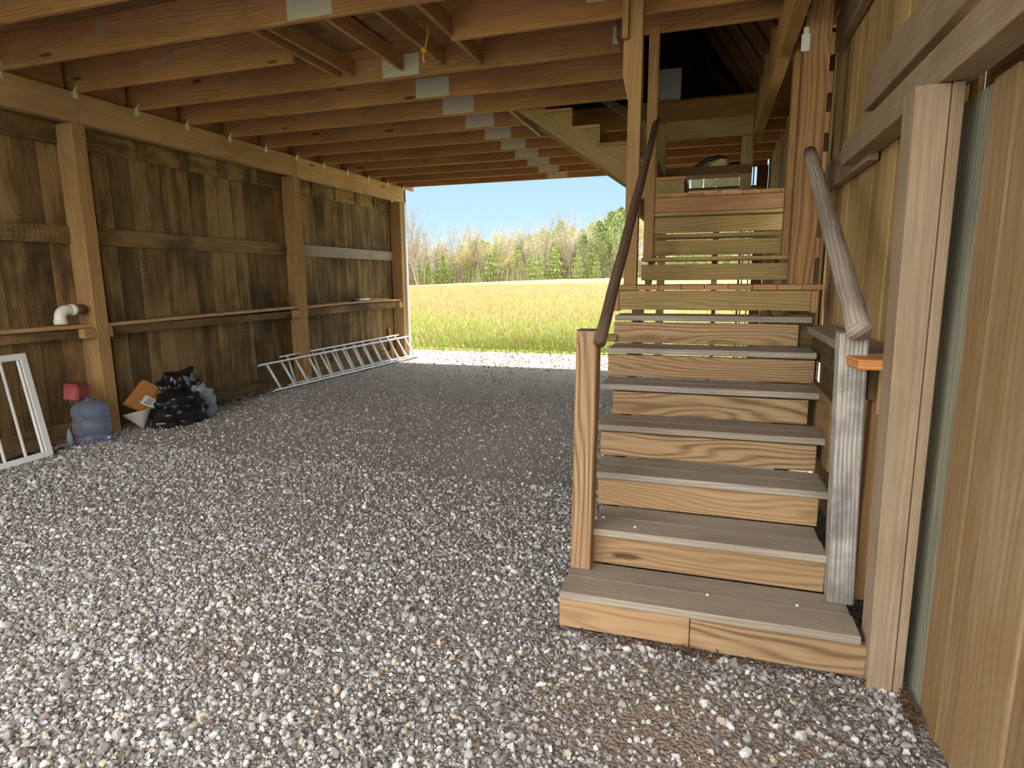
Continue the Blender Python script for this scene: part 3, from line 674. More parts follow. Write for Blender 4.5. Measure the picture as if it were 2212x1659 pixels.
# rail frame at the far side of the upper landing
rf = thing('landing_rail', 'board guard rail frame at the far side of the high landing', 'railing', (0, 7.95, 2.32))
part('rail_post', W['olive'], rf, -.69, -.585, 7.905, 7.945, 2.353, 3.42, 2); part('rail_post', W['olive'], rf, .27, .40, 7.905, 7.945, 2.353, 3.42, 2)
part('top_board', W['olive'], rf, -.583, .40, 7.86, 7.903, 3.215, 3.43, 0)
part('bottom_board', W['dark'], rf, -.583, .40, 7.86, 7.903, 2.80, 2.895, 0)
# upper flight to the left
uf = thing('staircase', 'upper flight turning left up to the loft, seen from underneath', 'stairs', (-.3, 6.85, 2.32))
def xz_prism(mb, poly, y0, y1, col=(.5, .2, .7, 1)):
    n = len(poly); 
    f = [(p[0], y0, p[1]) for p in poly]; g = [(p[0], y1, p[1]) for p in poly]
    uvp = [(p[0]*.8-p[1]*.6, p[0]*.6+p[1]*.8) for p in poly]
    mb.quad(f, uvp, col); mb.quad(g[::-1], uvp[::-1], col)
    for i in range(n):
        j = (i+1) % n; L = math.dist(poly[i], poly[j]); mb.quad([f[i], g[i], g[j], f[j]], [(0, 0), (0, .04), (L, .04), (L, 0)], col)
RUN, RS = .305, .195
def sawtooth():
    top = []; x, z = -.31, 2.353
    zz = 2.61
    top.append((x, zz))
    while x > -2.15:
        x2 = x-RUN; top.append((x2, zz)); zz2 = zz+RS
        if x2 < -2.15 or zz2 > 3.70: break
        top.append((x2, zz2)); x, zz = x2, zz2
    poly = [(-.31, 2.353), (-.58, 2.353)]+[(-2.18, 3.46)]+[(-2.18, min(top[-1][1], 3.70))]
    up_ = [(max(p[0], -2.18), p[1]) for p in top]
    return [(-.31, 2.353)]+up_[:-1]+[(-2.18, up_[-1][1])]+[(-2.18, 3.47), (-.56, 2.353)]
pl = sawtooth()
for yv, nm in ((6.85, 'n'), (7.78, 'f')):
    b = MB(); xz_prism(b, pl, yv, yv+.038); b.build('stringer', W['olive'], uf)
zz = 2.61; x = -.31; i = 0
while x > -2.0:
    if i < 6: part('tread', W['joist'], uf, x-RUN-.02, x+.015, 6.835, 7.835, zz+.001, zz+.034, 1)
    if i: part('riser', W['joist'], uf, x+.0005, x+.02, 6.84, 7.83, zz-RS+.036, zz-.002, 1)
    x -= RUN; zz += RS; i += 1
t = thing('handrail', 'grey slanting board handrail at the far side of the upper flight', 'handrail', (-.75, 7.84, 3.35))
b = MB(); b.bar((-.75, 7.875, 3.35), (-1.95, 7.875, 4.18), .09, .04, (0, 0, 1)); b.build('rail_board', W['jamb'], t)
part('upright', W['olive'], t, -.86, -.80, 7.82, 7.854, 2.62, 3.42, 2); part('upright', W['olive'], t, -1.86, -1.80, 7.82, 7.854, 3.35, 4.10, 2)

# ================================================================== LOFT, ROOF, GABLES
b = MB()
for k in range(-1, 12):
    pass
for k in range(0, 13):
    y = 3.6+.68*k
    b2 = MB(); b2.bar((.86, y, 3.75), (-.55, y, 5.85), .19, .04, (0, 0, 1))
    if 0 <= k < 11: tag(b2.build('rafter', W['joist']), 'dark sloping rafter in the loft above the stairwell, %s from the front' % ordn[k], 'rafter', 'loft rafters')
b = MB()
def slab(p, q, y0=-.5, y1=12.15, th=.03):
    n = Vector((q[1]-p[1], 0, p[0]-q[0])).normalized()*th
    P = []
    for yv in (y0, y1):
        for (xx, zz_) in (p, q):
            for s_ in (0, 1): P.append((xx+n.x*s_, yv, zz_+n.z*s_))
    b.hexa(P, y1-y0, math.dist(p, q), th)
slab((-.62, 5.98), (1.05, 3.62)); slab((-2.75, 6.9), (-.62, 5.98)); slab((-4.88, 5.98), (-2.75, 6.9)); slab((-6.55, 3.62), (-4.88, 5.98))
struct('roof', b, W['dark'], 'dark gambrel roof boards over the loft')
for nm, yv in (('wall_back', 11.56), ('wall_front', -.45)):
    b = MB(); xz_prism(b, [(-6.4, 3.74), (.9, 3.74), (.9, 3.85), (-.62, 5.95), (-2.75, 6.85), (-4.88, 5.95), (-6.4, 3.85)], yv, yv+.03); struct(nm, b, W['plank'], 'plank gable wall above the %s opening' % ('rear' if yv > 0 else 'front'))
b = MB(); b.box(-6.4, .95, 11.60, 12.12, 3.74, 3.76, 0); struct('shade_overhang', b, W['white'] if 'white' in W else M_['white'])  # unseen overhang added to set where sunlight starts on the gravel
# end corner trim on the back left corner and right back posts
b = MB(); b.box(-6.36, -6.03, 11.52, 11.60, -.02, 3.44, 2); b.box(-6.15, -6.02, 11.565, 11.58, 3.12, 3.46, 0); struct('trim_4', b, M_['white'], 'pale corner board on the outer end of the left wall')
for (x0, x1, t_) in ((.03, .10, 'thin dark post left of centre behind the stairs'), (.44, .47, 'narrow slat behind the stairs'), (.50, .515, 'thinnest slat behind the stairs'), (.66, .83, 'wide dark post at the back right corner'), (.60, .615, 'slat left of the wide back corner post')):
    one('back_post', W['dark'], '%s, at the rear opening' % t_, 'post', x0, x1, 11.36, 11.48, -.02, 3.44, 'posts at the rear opening', 2)

# things stored high behind the stairs
def pillow(b, c, sx, sy, sz, seed):
    R = random.Random(seed); n, m = 10, 7; base = len(b.v); col = (R.random(), R.random(), R.random(), 1)
    for i in range(m+1):
        ph = math.pi*i/m
        for k in range(n):
            th = 2*math.pi*k/n; e_ = .45
            f = lambda v: math.copysign(abs(v)**e_, v)
            x_ = f(math.sin(ph))*f(math.cos(th)); y_ = f(math.sin(ph))*f(math.sin(th)); z_ = f(math.cos(ph))
            j = 1+R.uniform(-.05, .05); b.v.append((c[0]+x_*sx*j, c[1]+y_*sy*j, c[2]+z_*sz*j))
    for i in range(m):
        for k in range(n):
            k2 = (k+1) % n; b.f.append((base+i*n+k, base+(i+1)*n+k, base+(i+1)*n+k2, base+i*n+k2)); b.uv += [(0, 0)]*4; b.c += [col]*4
one('storage_plank', W['dark'], 'dark plank shelf under the back joists holding white sacks', 'shelf', -.70, .80, 11.10, 11.34, 3.05, 3.085, grain=0)
for i, (xc, t_) in enumerate(((-.52, 'leftmost'), (-.30, 'second'), (-.09, 'third'), (.10, 'fourth'), (.28, 'rightmost'))):
    b = MB(); pillow(b, (xc, 11.22, 3.085+.085), .098, .07, .085, i+3)
    tag(b.build('plastic_sack', M_['sack'], smooth=True), 'white plastic sack on the high plank behind the stairs, %s of the row' % t_, 'sack', 'white sacks on the high plank')
one('storage_plank', W['dark'], 'short plank behind the landing rail holding black and white bags', 'shelf', -.62, .38, 7.944, 8.62, 2.86, 2.885, grain=0)
b = MB(); xz_prism(b, [(-.26, 2.888), (.12, 2.888), (.12, 3.06), (.05, 3.07)], 8.40, 8.46); tag(b.build('lean_panel', M_['sack']), 'white slanted sheet leaning behind the landing rail', 'panel')
b = MB(); b.tube([(-.33, 8.5, 2.90), (-.24, 8.5, 2.99), (-.12, 8.5, 3.07), (.02, 8.5, 3.10), (.12, 8.5, 3.07)], [.02, .03, .03, .03, .02], 8); tag(b.build('black_tube', M_['black'], smooth=True), 'curved black padding over the white panel behind the landing rail', 'padding')
b = MB(); pillow(b, (.24, 8.45, 2.955), .10, .08, .07, 31); tag(b.build('plastic_bag', M_['black'], smooth=True), 'small black bag behind the landing rail', 'bag')
b = MB(); b.tube([(.33, 8.5, 2.89), (.335, 8.5, 3.0), (.32, 8.5, 3.12)], [.015, .02, .008], 8); tag(b.build('white_strap', M_['white'], smooth=True), 'white upright strap beside the small black bag', 'strap')
b = MB(); b.box(-.74, -.46, 8.28, 8.5, 3.747, 4.15, 0); b.tube([(-.74, 8.275, 4.02), (-.46, 8.275, 3.90)], .003, 6, col=(0, 0, 0, 1)); tag(b.build('foam_block', M_['white'], bevel=.01), 'white wrapped block on the loft floor above the stairwell edge', 'block')
for i, (x, z) in enumerate(((-1.5, 3.9), (-1.25, 3.88), (-1.0, 3.86))):
    b = MB(); b.lathe([(.0, 0), (.06, 0), (.06, .13), (.03, .17), (.03, .2), (0, .2)], (x, 8.5, 3.747), 14)
    tag(b.build('loft_jar', M_['jug'], smooth=True), 'dim glass jar on the loft floor edge, %s from the left' % ordn[i], 'jar', 'jars in the loft')

# ================================================================== FLOOR CLUTTER, LEFT
# window sash leaning on the wall
def leaning_frame():
    B0, B1 = Vector((-5.79, 3.87, .0)), Vector((-5.73, 2.75, .0)); T0 = Vector((-6.15, 3.985, .935)); T1 = T0+(B1-B0)
    U = (B1-B0); Vv = (T0-B0); Nn = U.cross(Vv).normalized()
    if Nn.x < 0: Nn = -Nn
    t = thing('window_frame', 'white painted window frame with upright bars leaning on the left wall', 'window frame', B0)
    def rect(name, u0, u1, v0, v1, th, m, dn=0.):
        P = []
        for v in (v0, v1):
            for u in (u0, u1):
                for n_ in (dn, dn+th): P.append(B0+U*u+Vv*v+Nn*n_)
        b = MB(); b.hexa(P, (v1-v0), (u1-u0)*1.1, th); return b.build(name, m, t, bevel=.003 if 'frame' in name else 0)
    rect('frame_stile', 0, .055, .0, 1., .035, M_['white']); rect('frame_stile', .945, 1, .0, 1., .035, M_['white'])
    rect('frame_rail', .055, .945, .94, 1., .035, M_['white']); rect('frame_rail', .055, .945, 0, .055, .035, M_['white'])
    rect('frame_bead', .066, .078, .055, .94, .03, M_['white'])
    for u in (.20, .36, .52, .68, .82): rect('muntin', u, u+.013, .055, .94, .022, M_['white'])
    rect('glass_pane', .055, .945, .055, .94, .004, M_['glass'], .006)
leaning_frame()
b = MB(); b.bar((-5.80, 3.30, .012), (-6.02, 4.25, .012), .045, .02, (1, 0, 0)); tag(b.build('painted_strip', M_['white']), 'flaking white painted strip lying on the gravel by the water jug', 'board')
# water jug
J = Vector((-5.90, 4.37, .0))
jt = thing('water_jug', 'large clear blue plastic water jug standing by the first wall post', 'jug', J)
prof = [(0, .0), (.10, .0), (.125, .012), (.132, .04), (.128, .07), (.118, .085), (.13, .10), (.134, .14), (.134, .22), (.124, .235), (.124, .25), (.134, .265), (.134, .33), (.125, .365), (.10, .395), (.06, .415), (.032, .425), (.028, .46), (0, .46)]
prof = [(r_*1.22, z_*1.02) for r_, z_ in prof]
b = MB(); b.lathe(prof, tuple(J), 40); jb = b.build('jug_body', M_['jug'], jt, smooth=True)
J2 = J+Vector((-.055, -.075, .44))
rt_ = thing('red_container', 'small faded red plastic container resting on the water jug', 'container', J2)
b = MB()
def rbox(b, c, s_, ang, tilt):
    R = Matrix.Rotation(ang, 3, 'Z') @ Matrix.Rotation(tilt, 3, 'Y'); P = []
    for l in (-.5, .5):
        for w_ in (-.5, .5):
            for t_ in (-.5, .5): P.append(Vector(c)+R @ Vector((t_*s_[0], w_*s_[1], l*s_[2])))
    b.hexa(P, s_[2], s_[1], s_[0])
rbox(b, J2+Vector((0, 0, .083)), (.15, .19, .15), .35, .12); b.build('container_body', M_['red'], rt_, bevel=.018)
b = MB(); rbox(b, J2+Vector((.005, 0, .165)), (.13, .17, .02), .35, .12); b.build('container_lid', M_['red'], rt_, bevel=.008)
b = MB(); b.tube([J2+Vector((.03, .115, .05)), J2+Vector((.03, .13, .07)), J2+Vector((.03, .13, .12)), J2+Vector((.03, .112, .135))], .008, 8); b.build('handle', M_['red'], rt_, smooth=True)
b = MB(); b.lathe([(0, 0), (.03, 0), (.026, .12), (.012, .16), (.012, .18), (0, .18)], (-5.93, 4.155, 0), 16); tag(b.build('plastic_bottle', M_['clear'], smooth=True), 'small clear plastic bottle leaning beside the water jug', 'bottle')
# cardboard box tilted
bx = thing('cardboard_box', 'brown cardboard box tipped on its corner with a white label', 'box', (-5.95, 5.1, 0))
A = Vector((-5.93, 4.79, .317)); Bp = Vector((-6.0, 5.10, .519)); Cc = Vector((-5.90, 5.42, .29)); D = A+(Cc-Bp)
Nn = (Bp-A).cross(Cc-Bp).normalized(); Nn = Nn if Nn.x < 0 else -Nn
P = []
for q_ in ((A, D), (Bp, Cc)):
    for w_ in q_:
        for n_ in (0, .06): P.append(w_+Nn*n_)
b = MB(); b.hexa(P, .37, .38, .06); b.build('carton', M_['card'], bx, bevel=.004)
e1, e2 = (Bp-A), (D-A)
def on_face(name, m, u0, u1, v0, v1, off, par):
    b = MB(); q = [A+e1*u+e2*v-Nn*off for u, v in ((u0, v0), (u1, v0), (u1, v1), (u0, v1))]; P = []
    for i_, j_ in ((0, 3), (1, 2)):
        for k_ in (i_, j_):
            for n_ in (0, -.001): P.append(q[k_]+Nn*n_)
    b.hexa(P, .1, .1, .001); return b.build(name, m, par)
lb = on_face('shipping_label', M_['paper'], .18, .52, .30, .68, .0015, bx)
on_face('packing_tape', M_['tape'], 0, 1, .47, .52, .0008, bx)
for i in range(5): on_face('print_line', M_['ink'], .30+.04*i, .315+.04*i, .40, .60-.03*(i % 3), .0028, lb)
on_face('print_block', M_['ink'], .25, .275, .37, .55, .0028, lb)
# crumpled bags
def blob(name, m, par, c, s_, seed, amp=.2, n=84, flat=True, freq=5., sm=True):
    R = np.random.default_rng(seed); u = np.linspace(0, 2*np.pi, n, endpoint=False); v = np.linspace(0, np.pi, n//2+1)
    V = []; ph = R.uniform(0, 6.28, (14, 3)); fr = R.normal(0, freq, (14, 3))
    for a in v:
        for b_ in u:
            d = np.array([np.sin(a)*np.cos(b_), np.sin(a)*np.sin(b_), np.cos(a)])
            h = sum((abs((fr[i]@d*.55+ph[i, 0]) % 2-1))*(.6 if i < 4 else (.25 if i < 9 else .10)) for i in range(14))/2.6
            rr = 1+amp*(h-.75); p = d*rr
            p = np.sign(p)*np.abs(p)**.85; V.append(p*np.array(s_))
    V = np.array(V); V[:, 2] = np.maximum(V[:, 2], -s_[2]*.62) if flat else V[:, 2]
    V += np.array(c); F = []; m_ = len(u)
    for i in range(len(v)-1):
        for k in range(m_):
            k2 = (k+1) % m_; a, b2, c2, d2 = i*m_+k, (i+1)*m_+k, (i+1)*m_+k2, i*m_+k2; F += [(a, b2, c2), (a, c2, d2)]
    o = raw_mesh(name, V, np.array(F), np.ones((len(V), 4)), m, sm)
    if par: o.parent = par; o.matrix_parent_inverse = Matrix.Translation(-par.location)
    return o
tb = thing('trash_bag', 'crumpled black plastic bag slumped beside the cardboard box', 'bag', (-5.7, 5.3, 0))
blob('bag_body', M_['black'], tb, (-5.72, 5.27, .13), (.22, .31, .21), 3, .85, freq=4)
blob('bag_top', M_['black'], tb, (-5.92, 5.50, .27), (.18, .24, .27), 5, .85, freq=4)
blob('clear_wrap', M_['clear'], tb, (-5.76, 5.62, .15), (.13, .17, .24), 9, .6, freq=4)
b = MB(); b.lathe([(0.002, 0), (.03, .035), (.125, .17), (.13, .178), (.118, .172), (.02, .04), (0, .03)], (0, 0, 0), 30)
o = b.build('plastic_funnel', M_['felt'], smooth=True); o.location = (-5.85, 4.90, .012); o.scale = (1.12, 1.12, 1.12); o.rotation_euler = (0, math.radians(-14), math.radians(15)); tag(o, 'dusty off white cone funnel on the gravel under the cardboard box', 'funnel')
# pvc elbow on the shelf
b = MB(); pts = [(-6.13, 4.36, 1.186), (-6.13, 4.36, 1.25)]
for i in range(9):
    a = math.pi/2*i/8; pts.append((-6.13, 4.36+.075*(1-math.cos(a)), 1.25+.075*math.sin(a)))
pts += [(-6.13, 4.50, 1.325)]
b.tube(pts, .052, 20); pe = thing('pipe_elbow', 'white plastic pipe elbow standing on the left shelf', 'pipe', (-6.13, 4.36, 1.186)); b.build('elbow', M_['pvc'], pe, smooth=True)
b = MB(); b.tube([(-6.13, 4.36, 1.186), (-6.13, 4.36, 1.235)], .058, 20); b.tube([(-6.13, 4.47, 1.325), (-6.13, 4.52, 1.325)], .058, 20); b.build('collar', M_['pvc'], pe, smooth=True)
b = MB(); b.tube([(-6.13, 4.521, 1.325), (-6.13, 4.60, 1.325)], .052, 20); b.tube([(-6.13, 4.60, 1.325), (-6.13, 4.604, 1.325)], .045, 20); b.build('dark_insert', M_['rust'], pe, smooth=True)
# caulk tube, small tools
b = MB(); b.lathe([(0, 0), (.026, 0), (.026, .19), (.012, .205), (.008, .25), (0, .25)], (-6.15, 7.86, 1.205), 14); tag(b.build('caulk_tube', M_['rust'], smooth=True), 'small dark caulk tube upright on the shelf by the second post', 'tube')
tl = thing('caulk_gun', 'black and white caulking gun lying on the far shelf', 'tool', (-6.15, 9.7, 1.2))
b = MB(); b.tube([(-6.13, 9.55, 1.235), (-6.13, 9.85, 1.24)], .02, 10); b.build('gun_frame', M_['black'], tl, smooth=True)
b = MB(); b.tube([(-6.13, 9.80, 1.242), (-6.13, 10.15, 1.24)], [.024, .024], 10); b.tube([(-6.13, 10.15, 1.24), (-6.13, 10.9, 1.22)], .007, 6); b.build('gun_tube', M_['white'], tl, smooth=True)

# ladders
def ladder(label, b0, b1, t0, t1, n, wrail=.065, name='ladder'):
    t = thing(name, label, 'ladder', b0); b0, b1, t0, t1 = map(Vector, (b0, b1, t0, t1))
    side = (t0-b0).normalized()
    for p, q in ((b0, b1), (t0, t1)):
        b = MB(); d = (q-p).normalized(); nn = d.cross(side).normalized()
        b.bar(p, q, .022, wrail, side); b.build('side_rail', M_['alu'], t, bevel=.002)
    for i in range(n):
        f = (i+.5)/n; p = b0.lerp(b1, f); q = t0.lerp(t1, f); b = MB(); b.tube([p, q], .018, 8); b.build('rung', M_['alu'], t, smooth=True)
ladder('longer aluminium ladder section lying on edge nearest the camera side', (-5.93, 7.12, .03), (-5.72, 11.30, .03), (-6.10, 7.05, .40), (-6.00, 11.42, .42), 14)
ladder('aluminium ladder section lying on edge closest to the left plank wall', (-6.06, 7.62, .03), (-5.92, 11.35, .03), (-6.18, 7.62, .455), (-6.12, 11.2, .47), 12)

# litter
def litter(label, cx, cy, sx, sy, n, seed, s_=.03, z=.012, name='leaf_litter'):
    R = np.random.default_rng(seed); V = []; F = []; 
    for i in range(n):
        c = np.array([cx+R.normal(0, sx), cy+R.normal(0, sy), z+abs(R.normal(0, .008))]); a, b_ = R.uniform(0, 6.28), R.uniform(.4, 1.3)*s_
        d = np.array([np.cos(a), np.sin(a), R.uniform(-.3, .3)])*b_; e_ = np.array([-np.sin(a), np.cos(a), R.uniform(-.5, .5)])*b_*R.uniform(.25, .6)
        k = len(V); V += [c-d, c+e_+[0, 0, .006], c+d, c-e_+[0, 0, .004]]; F += [(k, k+1, k+2), (k, k+2, k+3)]
    o = raw_mesh(name, np.array(V), np.array(F), np.ones((len(V), 4)), M_['leafd']); tag(o, label, 'leaves', kind='stuff')
litter('dry brown leaves gathered at the foot of the left wall past the bags', -6.05, 6.7, .1, .6, 420, 1)
litter('dry brown leaves under the leaning window frame', -5.95, 3.7, .08, .35, 260, 2)
litter('dark leaf litter under the edge of the bottom step', 0.0, 2.47, .3, .015, 90, 4, .02)
litter('dead leaves by the foot of the door jamb', .77, 2.38, .012, .07, 60, 5, .02)
b = MB(); R = random.Random(2)
for i in range(16):
    c = Vector((.40+R.uniform(-.08, .08), 4.30+R.uniform(-.03, .03), RI*7+R.uniform(.004, .03))); d = Vector((R.uniform(-1, 1), R.uniform(-1, 1), R.uniform(-.2, .6))).normalized()
    e_ = d.orthogonal().normalized(); s_ = R.uniform(.02, .035); b.quad([c-d*s_, c+e_*s_*.45, c+d*s_, c-e_*s_*.45], [(0, 0)]*4, (0, 0, 0, 1))
tag(b.build('dry_leaf', M_['leafd']), 'curled dry brown leaf cluster on the top step', 'leaf')
for i, (x, y, k) in enumerate(((-.30, 2.87, 2), (-.47, 2.95, 2), (.05, 2.66, 1), (.42, 2.68, 1))):
    b = MB(); b.lathe([(0, 0), (.007, .001), (.008, .004), (.004, .008), (0, .008)], (x, y, RI*k), 7)
    tag(b.build('pebble', M_['white']), ['white pebble on the second step near its centre', 'white pebble on the second step beside the brown newel', 'pebble in the middle of the bottom step', 'pebble towards the right of the bottom step'][i], 'pebble', 'pebbles on the steps')
for i in range(7):
    pass

# ================================================================== FIELD GRASS
def grass():
    R = np.random.default_rng(8); n = 150000
    u = R.random(n); y = 12.35+(u**1.9)*75
    x = -y*(.10+R.random(n)*.62)+R.normal(0, .4, n)
    # under-stairs slice as well
    m = R.random(n) < .12; x[m] = R.uniform(-.6, 1.4, m.sum())*(y[m]/11.5)
    strip = (y < 13.3) & (R.random(n) < .75); keep = ~strip; x, y = x[keep], y[keep]; n = len(x)
    big = np.sin(x*.35+np.sin(y*.21)*2)+np.sin(y*.30+x*.1)
    dry = np.clip((y-19+big*7)/26, 0, 1); isdry = R.random(n) < .1+.6*dry
    h = np.where(isdry, R.uniform(.12, .34, n), R.uniform(.05, .16, n))*np.clip((y-12)/2.5, .35, 1)
    wd = (.006+.00055*y)*R.uniform(.6, 1.5, n)
    z0 = np.array([field_z(a, c) for a, c in zip(x, y)])
    a = R.uniform(0, 3.14, n); lx, ly = R.normal(0, .35, n)*h, R.normal(0, .35, n)*h
    V = np.zeros((n, 3, 3)); V[:, 0] = np.stack([x-np.cos(a)*wd, y-np.sin(a)*wd, z0], 1); V[:, 1] = np.stack([x+np.cos(a)*wd, y+np.sin(a)*wd, z0], 1); V[:, 2] = np.stack([x+lx, y+ly, z0+h], 1)
    g = np.array(srgb(156, 178, 84)); g2 = np.array(srgb(206, 210, 120)); d1 = np.array(srgb(212, 196, 146)); d2 = np.array(srgb(196, 170, 122))
    t = R.random((n, 1)); col = np.where(isdry[:, None], d1*t+d2*(1-t), g*t+g2*(1-t)); col = np.concatenate([col, np.ones((n, 1))], 1)
    o = raw_mesh('grass', V.reshape(-1, 3), np.arange(n*3).reshape(-1, 3), np.repeat(col, 3, 0), GS)
    tag(o, 'green and straw coloured meadow grass behind the barn', 'grass', kind='stuff')
grass()

# ================================================================== TREES
def tube_np(V, F, Cc_, p, q, r0, r1, n=4, col=(.5, .5, .5, 1)):
    p, q = np.array(p, float), np.array(q, float); t = q-p; t /= (np.linalg.norm(t)+1e-9); a = np.cross(t, [0, 0, 1.]) if abs(t[2]) < .9 else np.cross(t, [1., 0, 0]); a /= np.linalg.norm(a); b_ = np.cross(t, a)
    k = len(V)
    for c, r_ in ((p, r0), (q, r1)):
        for i in range(n):
            w_ = 2*np.pi*i/n; V.append(c+(a*np.cos(w_)+b_*np.sin(w_))*r_)
    for i in range(n):
        j = (i+1) % n; F += [(k+i, k+j, k+n+j, 0), (k+i, k+n+j, k+n+i, 0)]
    Cc_ += [col]*(2*n)
def tri_leaf(V, F, Cc_, c, s_, R, mi=1, flat=0.):
    d = R.normal(size=(3, 3)); d[:, 2] *= (1-flat); d /= (np.linalg.norm(d, axis=1)[:, None]+1e-6); k = len(V); v = R.random()
    for i in range(3): V.append(np.array(c)+d[i]*s_)
    F.append((k, k+1, k+2, mi)); Cc_ += [(v, v, v, 1)]*3
def bare(seed, H, leaf=0.):
    R = np.random.default_rng(seed); V, F, K = [], [], []
    def br(p, d, L, r_, lev):
        n = 4 if lev == 0 else 2; seg = L/n; q = np.array(p, float)
        for i in range(n):
            d = d+R.normal(0, .10, 3)+np.array([0, 0, .05]); d /= np.linalg.norm(d); q2 = q+d*seg; ra, rb = r_*(1-.7*i/n), r_*(1-.7*(i+1)/n)
            tube_np(V, F, K, q, q2, ra, rb, 4 if lev < 2 else 3)
            if lev < 3 and (lev > 0 or i > 0):
                for _ in range(4 if lev == 0 else 3):
                    dd = d+R.normal(0, .65, 3)+np.array([0, 0, .15]); dd /= np.linalg.norm(dd); f = R.random()
                    br(q+(q2-q)*f, dd, L*R.uniform(.32, .55), max(rb*.55, .018), lev+1)
            q = q2
        if leaf and lev >= 2:
            for _ in range(int(leaf)): tri_leaf(V, F, K, q+R.normal(0, .35, 3), R.uniform(.05, .12), R)
    br((0, 0, 0), np.array([0, 0, 1.]), H*.82, H*.015, 0)
    return V, F, K
def cone_tree(seed, H, Rb, n, trunk=.15, rnd=False):
    R = np.random.default_rng(seed); V, F, K = [], [], []
    tube_np(V, F, K, (0, 0, 0), (0, 0, H*.95), H*.014, .02, 5)
    for i in range(n):
        t = R.random()**(.8 if not rnd else .5); z = H*(trunk+(1-trunk)*t)
        prof = (1-t)**.8 if not rnd else math.sin(math.pi*min(1, .15+.85*t))**.7
        lob = 1+.35*math.sin(z*5.1+seed)*(1 if not rnd else .3); a = R.uniform(0, 6.28); rr = Rb*prof*lob*(R.random()**.4)*(1+.3*math.sin(a*3+z*2))
        tri_leaf(V, F, K, (math.cos(a)*rr, math.sin(a)*rr, z-rr*.15), R.uniform(.12, .26)*(H/9)**.5, R, 1, .2)
    for i in range(14):
        z = H*R.uniform(trunk, .8); a = R.uniform(0, 6.28); tube_np(V, F, K, (0, 0, z), (math.cos(a)*Rb*.6, math.sin(a)*Rb*.6, z+.2), .03, .01, 3)
    return V, F, K
def tree_mesh(name, data, leafm):
    V, F, K = data; me = bpy.data.meshes.new(name); V = np.array(V, 'f'); F = np.array(F)
    me.vertices.add(len(V)); me.vertices.foreach_set('co', V.ravel()); me.loops.add(len(F)*3); me.loops.foreach_set('vertex_index', F[:, :3].astype('i').ravel())
    me.polygons.add(len(F)); me.polygons.foreach_set('loop_start', np.arange(0, len(F)*3, 3, dtype='i')); me.materials.append(BARK); me.materials.append(leafm)
    me.polygons.foreach_set('material_index', F[:, 3].astype('i')); ca = me.color_attributes.new('rnd', 'FLOAT_COLOR', 'POINT'); ca.data.foreach_set('color', np.array(K, 'f').ravel())
    me.update(calc_edges=True); me.validate(); return me
T = {}
T['bare_tree'] = [tree_mesh('bare_tree', bare(s_, 14, 0), L_bud) for s_ in (1, 2, 3)]
T['budding_tree'] = [tree_mesh('budding_tree', bare(s_, 9.5, 5), L_bud) for s_ in (4, 5, 6)]
T['young_leaf_tree'] = [tree_mesh('young_leaf_tree', bare(s_, 8.5, 16), L_gold) for s_ in (7, 8)]
T['cedar_tree'] = [tree_mesh('cedar_tree', cone_tree(s_, 6.5, 1.5, 2200, .04), L_cedar) for s_ in (9, 10, 11)]
T['pine_tree'] = [tree_mesh('pine_tree', cone_tree(s_, 13, 2.6, 3000, .35, True), L_pine) for s_ in (12, 13)]
T['blossom_tree'] = [tree_mesh('blossom_tree', bare(21, 3.2, 10), L_pink)]
LAB = {'bare_tree': 'tall bare grey tree in the woods beyond the field', 'budding_tree': 'grey brown tree with first spring buds in the woods beyond the field',
       'young_leaf_tree': 'tree with fresh yellow green leaves in the woods beyond the field', 'cedar_tree': 'small conical green cedar in front of the woods',
       'pine_tree': 'round topped green pine on the wooded hill', 'blossom_tree': 'small pink blossoming tree at the left edge of the woods'}
TR = np.random.default_rng(17)
def hill_z(x, y):
    if y < 128: return field_z(x, y)
    t = min(max((x+98)/75, 0), 1); g = min(max((y-132)/130, 0), 1)
    return field_z(x, 128)+(1+10*t*t*(3-2*t))*(g*g*(3-2*g))
def plant(kind, px, Y, H=None):
    """px: bearing on the tree line expressed as slope x/y"""
    x = px*Y; ms = T[kind]; me = ms[TR.integers(len(ms))]
    o = bpy.data.objects.new(kind, me); C.objects.link(o); o.location = (x, Y, hill_z(x, Y)-.1); s_ = TR.uniform(.85, 1.12)*(H or 1)
    o.scale = (s_*TR.uniform(.9, 1.15), s_*TR.uniform(.9, 1.15), s_); o.rotation_euler = (0, 0, TR.uniform(0, 6.28))
    tag(o, LAB[kind], 'tree', kind.replace('_', ' ')+'s beyond the field' if kind != 'blossom_tree' else None)
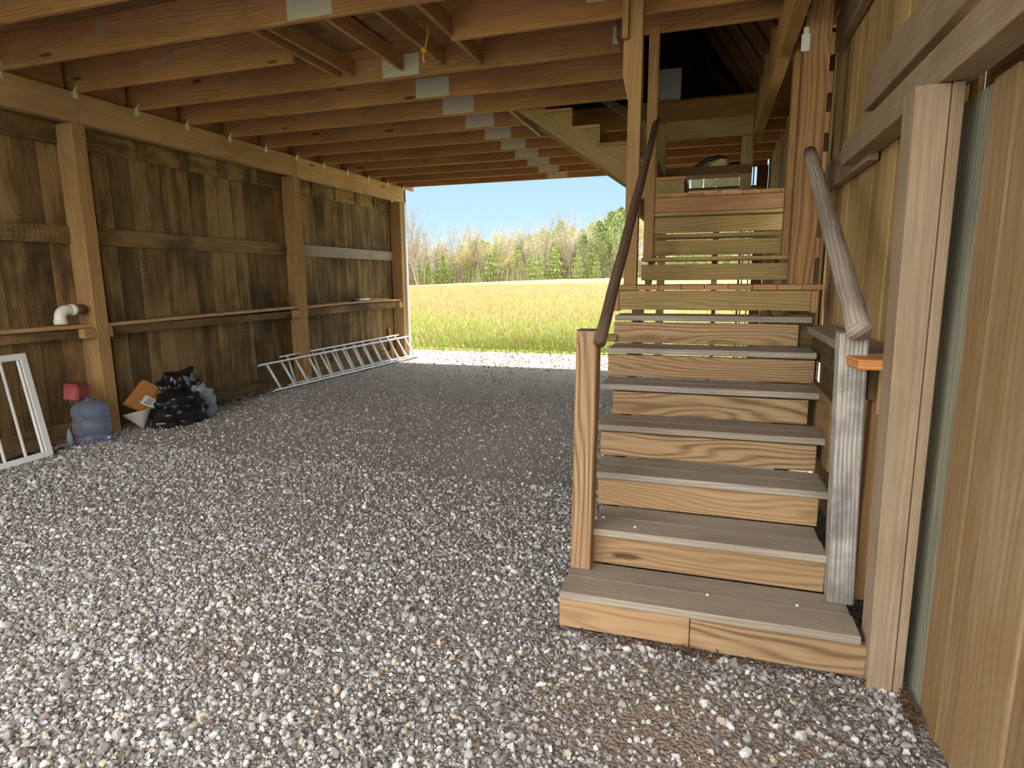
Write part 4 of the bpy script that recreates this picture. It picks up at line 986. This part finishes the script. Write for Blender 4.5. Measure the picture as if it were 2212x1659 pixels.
# bearings: left edge of the opening is about -0.55, right edge about -0.13; a little extra each side
L_, R_ = -.66, -.02
for i in range(16): plant('bare_tree', TR.uniform(-.66, -.475), TR.uniform(108, 126), TR.uniform(.85, 1.15))
for i in range(9): plant('bare_tree', TR.uniform(-.46, -.15), TR.uniform(126, 134), TR.uniform(.68, .85))
for i in range(95): plant('budding_tree', TR.uniform(L_, .1), TR.uniform(128, 150), TR.uniform(.75, 1.1))
for i in range(55): plant('budding_tree', TR.uniform(-.45, .1), TR.uniform(150, 250), TR.uniform(1.0, 1.3))
for i in range(12): plant('young_leaf_tree', TR.uniform(-.62, .1), TR.uniform(128, 140), TR.uniform(.7, 1.0))
for i in range(26): plant('young_leaf_tree', TR.uniform(-.42, .1), TR.uniform(170, 260), TR.uniform(1.1, 1.5))
for i in range(60): plant('cedar_tree', TR.uniform(-.6, .1), TR.uniform(124, 131), TR.uniform(.6, 1.25))
for i in range(90): plant('pine_tree', TR.uniform(-.40, .12), TR.uniform(205, 275), TR.uniform(.8, 1.15))
for p_, y_, h_ in ((-.175, 126, .95), (-.155, 128, 1.15), (-.14, 124, 1.0), (-.20, 130, .7)): plant('pine_tree', p_, y_, h_)
plant('blossom_tree', -.525, 122, 1.0)
b = MB(); xs = list(range(-230, 80, 14)); ys = list(range(128, 300, 12))
for i in range(len(xs)-1):
    for j in range(len(ys)-1):
        q = [(xs[i], ys[j]), (xs[i+1], ys[j]), (xs[i+1], ys[j+1]), (xs[i], ys[j+1])]
        b.quad([(p[0], p[1], hill_z(*p)+.02) for p in q], [(0, 0)]*4, (0, 0, 0, 1))
struct('hill', b, HILL, 'wooded hillside rising beyond the field')
def brush():
    R = np.random.default_rng(5); n = 42000; y = R.uniform(127, 152, n); x = y*R.uniform(-.68, .12, n); h = R.uniform(1.2, 4.2, n)
    z0 = np.array([hill_z(a, c) for a, c in zip(x, y)]); a = R.uniform(0, 3.14, n); wd = R.uniform(.03, .12, n); lx = R.normal(0, .5, n)
    V = np.zeros((n, 3, 3)); V[:, 0] = np.stack([x-np.cos(a)*wd, y, z0], 1); V[:, 1] = np.stack([x+np.cos(a)*wd, y, z0], 1); V[:, 2] = np.stack([x+lx, y+lx*.3, z0+h], 1)
    c1, c2, c3 = np.array(srgb(176, 162, 140)), np.array(srgb(150, 136, 116)), np.array(srgb(170, 180, 110)); t = R.random((n, 1)); k = R.random((n, 1))
    col = np.where(k < .25, c3, c1*t+c2*(1-t)); col = np.concatenate([col, np.ones((n, 1))], 1)
    o = raw_mesh('brushwood', V.reshape(-1, 3), np.arange(n*3).reshape(-1, 3), np.repeat(col, 3, 0), GS); tag(o, 'tangled grey brown underbrush at the foot of the woods', 'brush', kind='stuff')
brush()
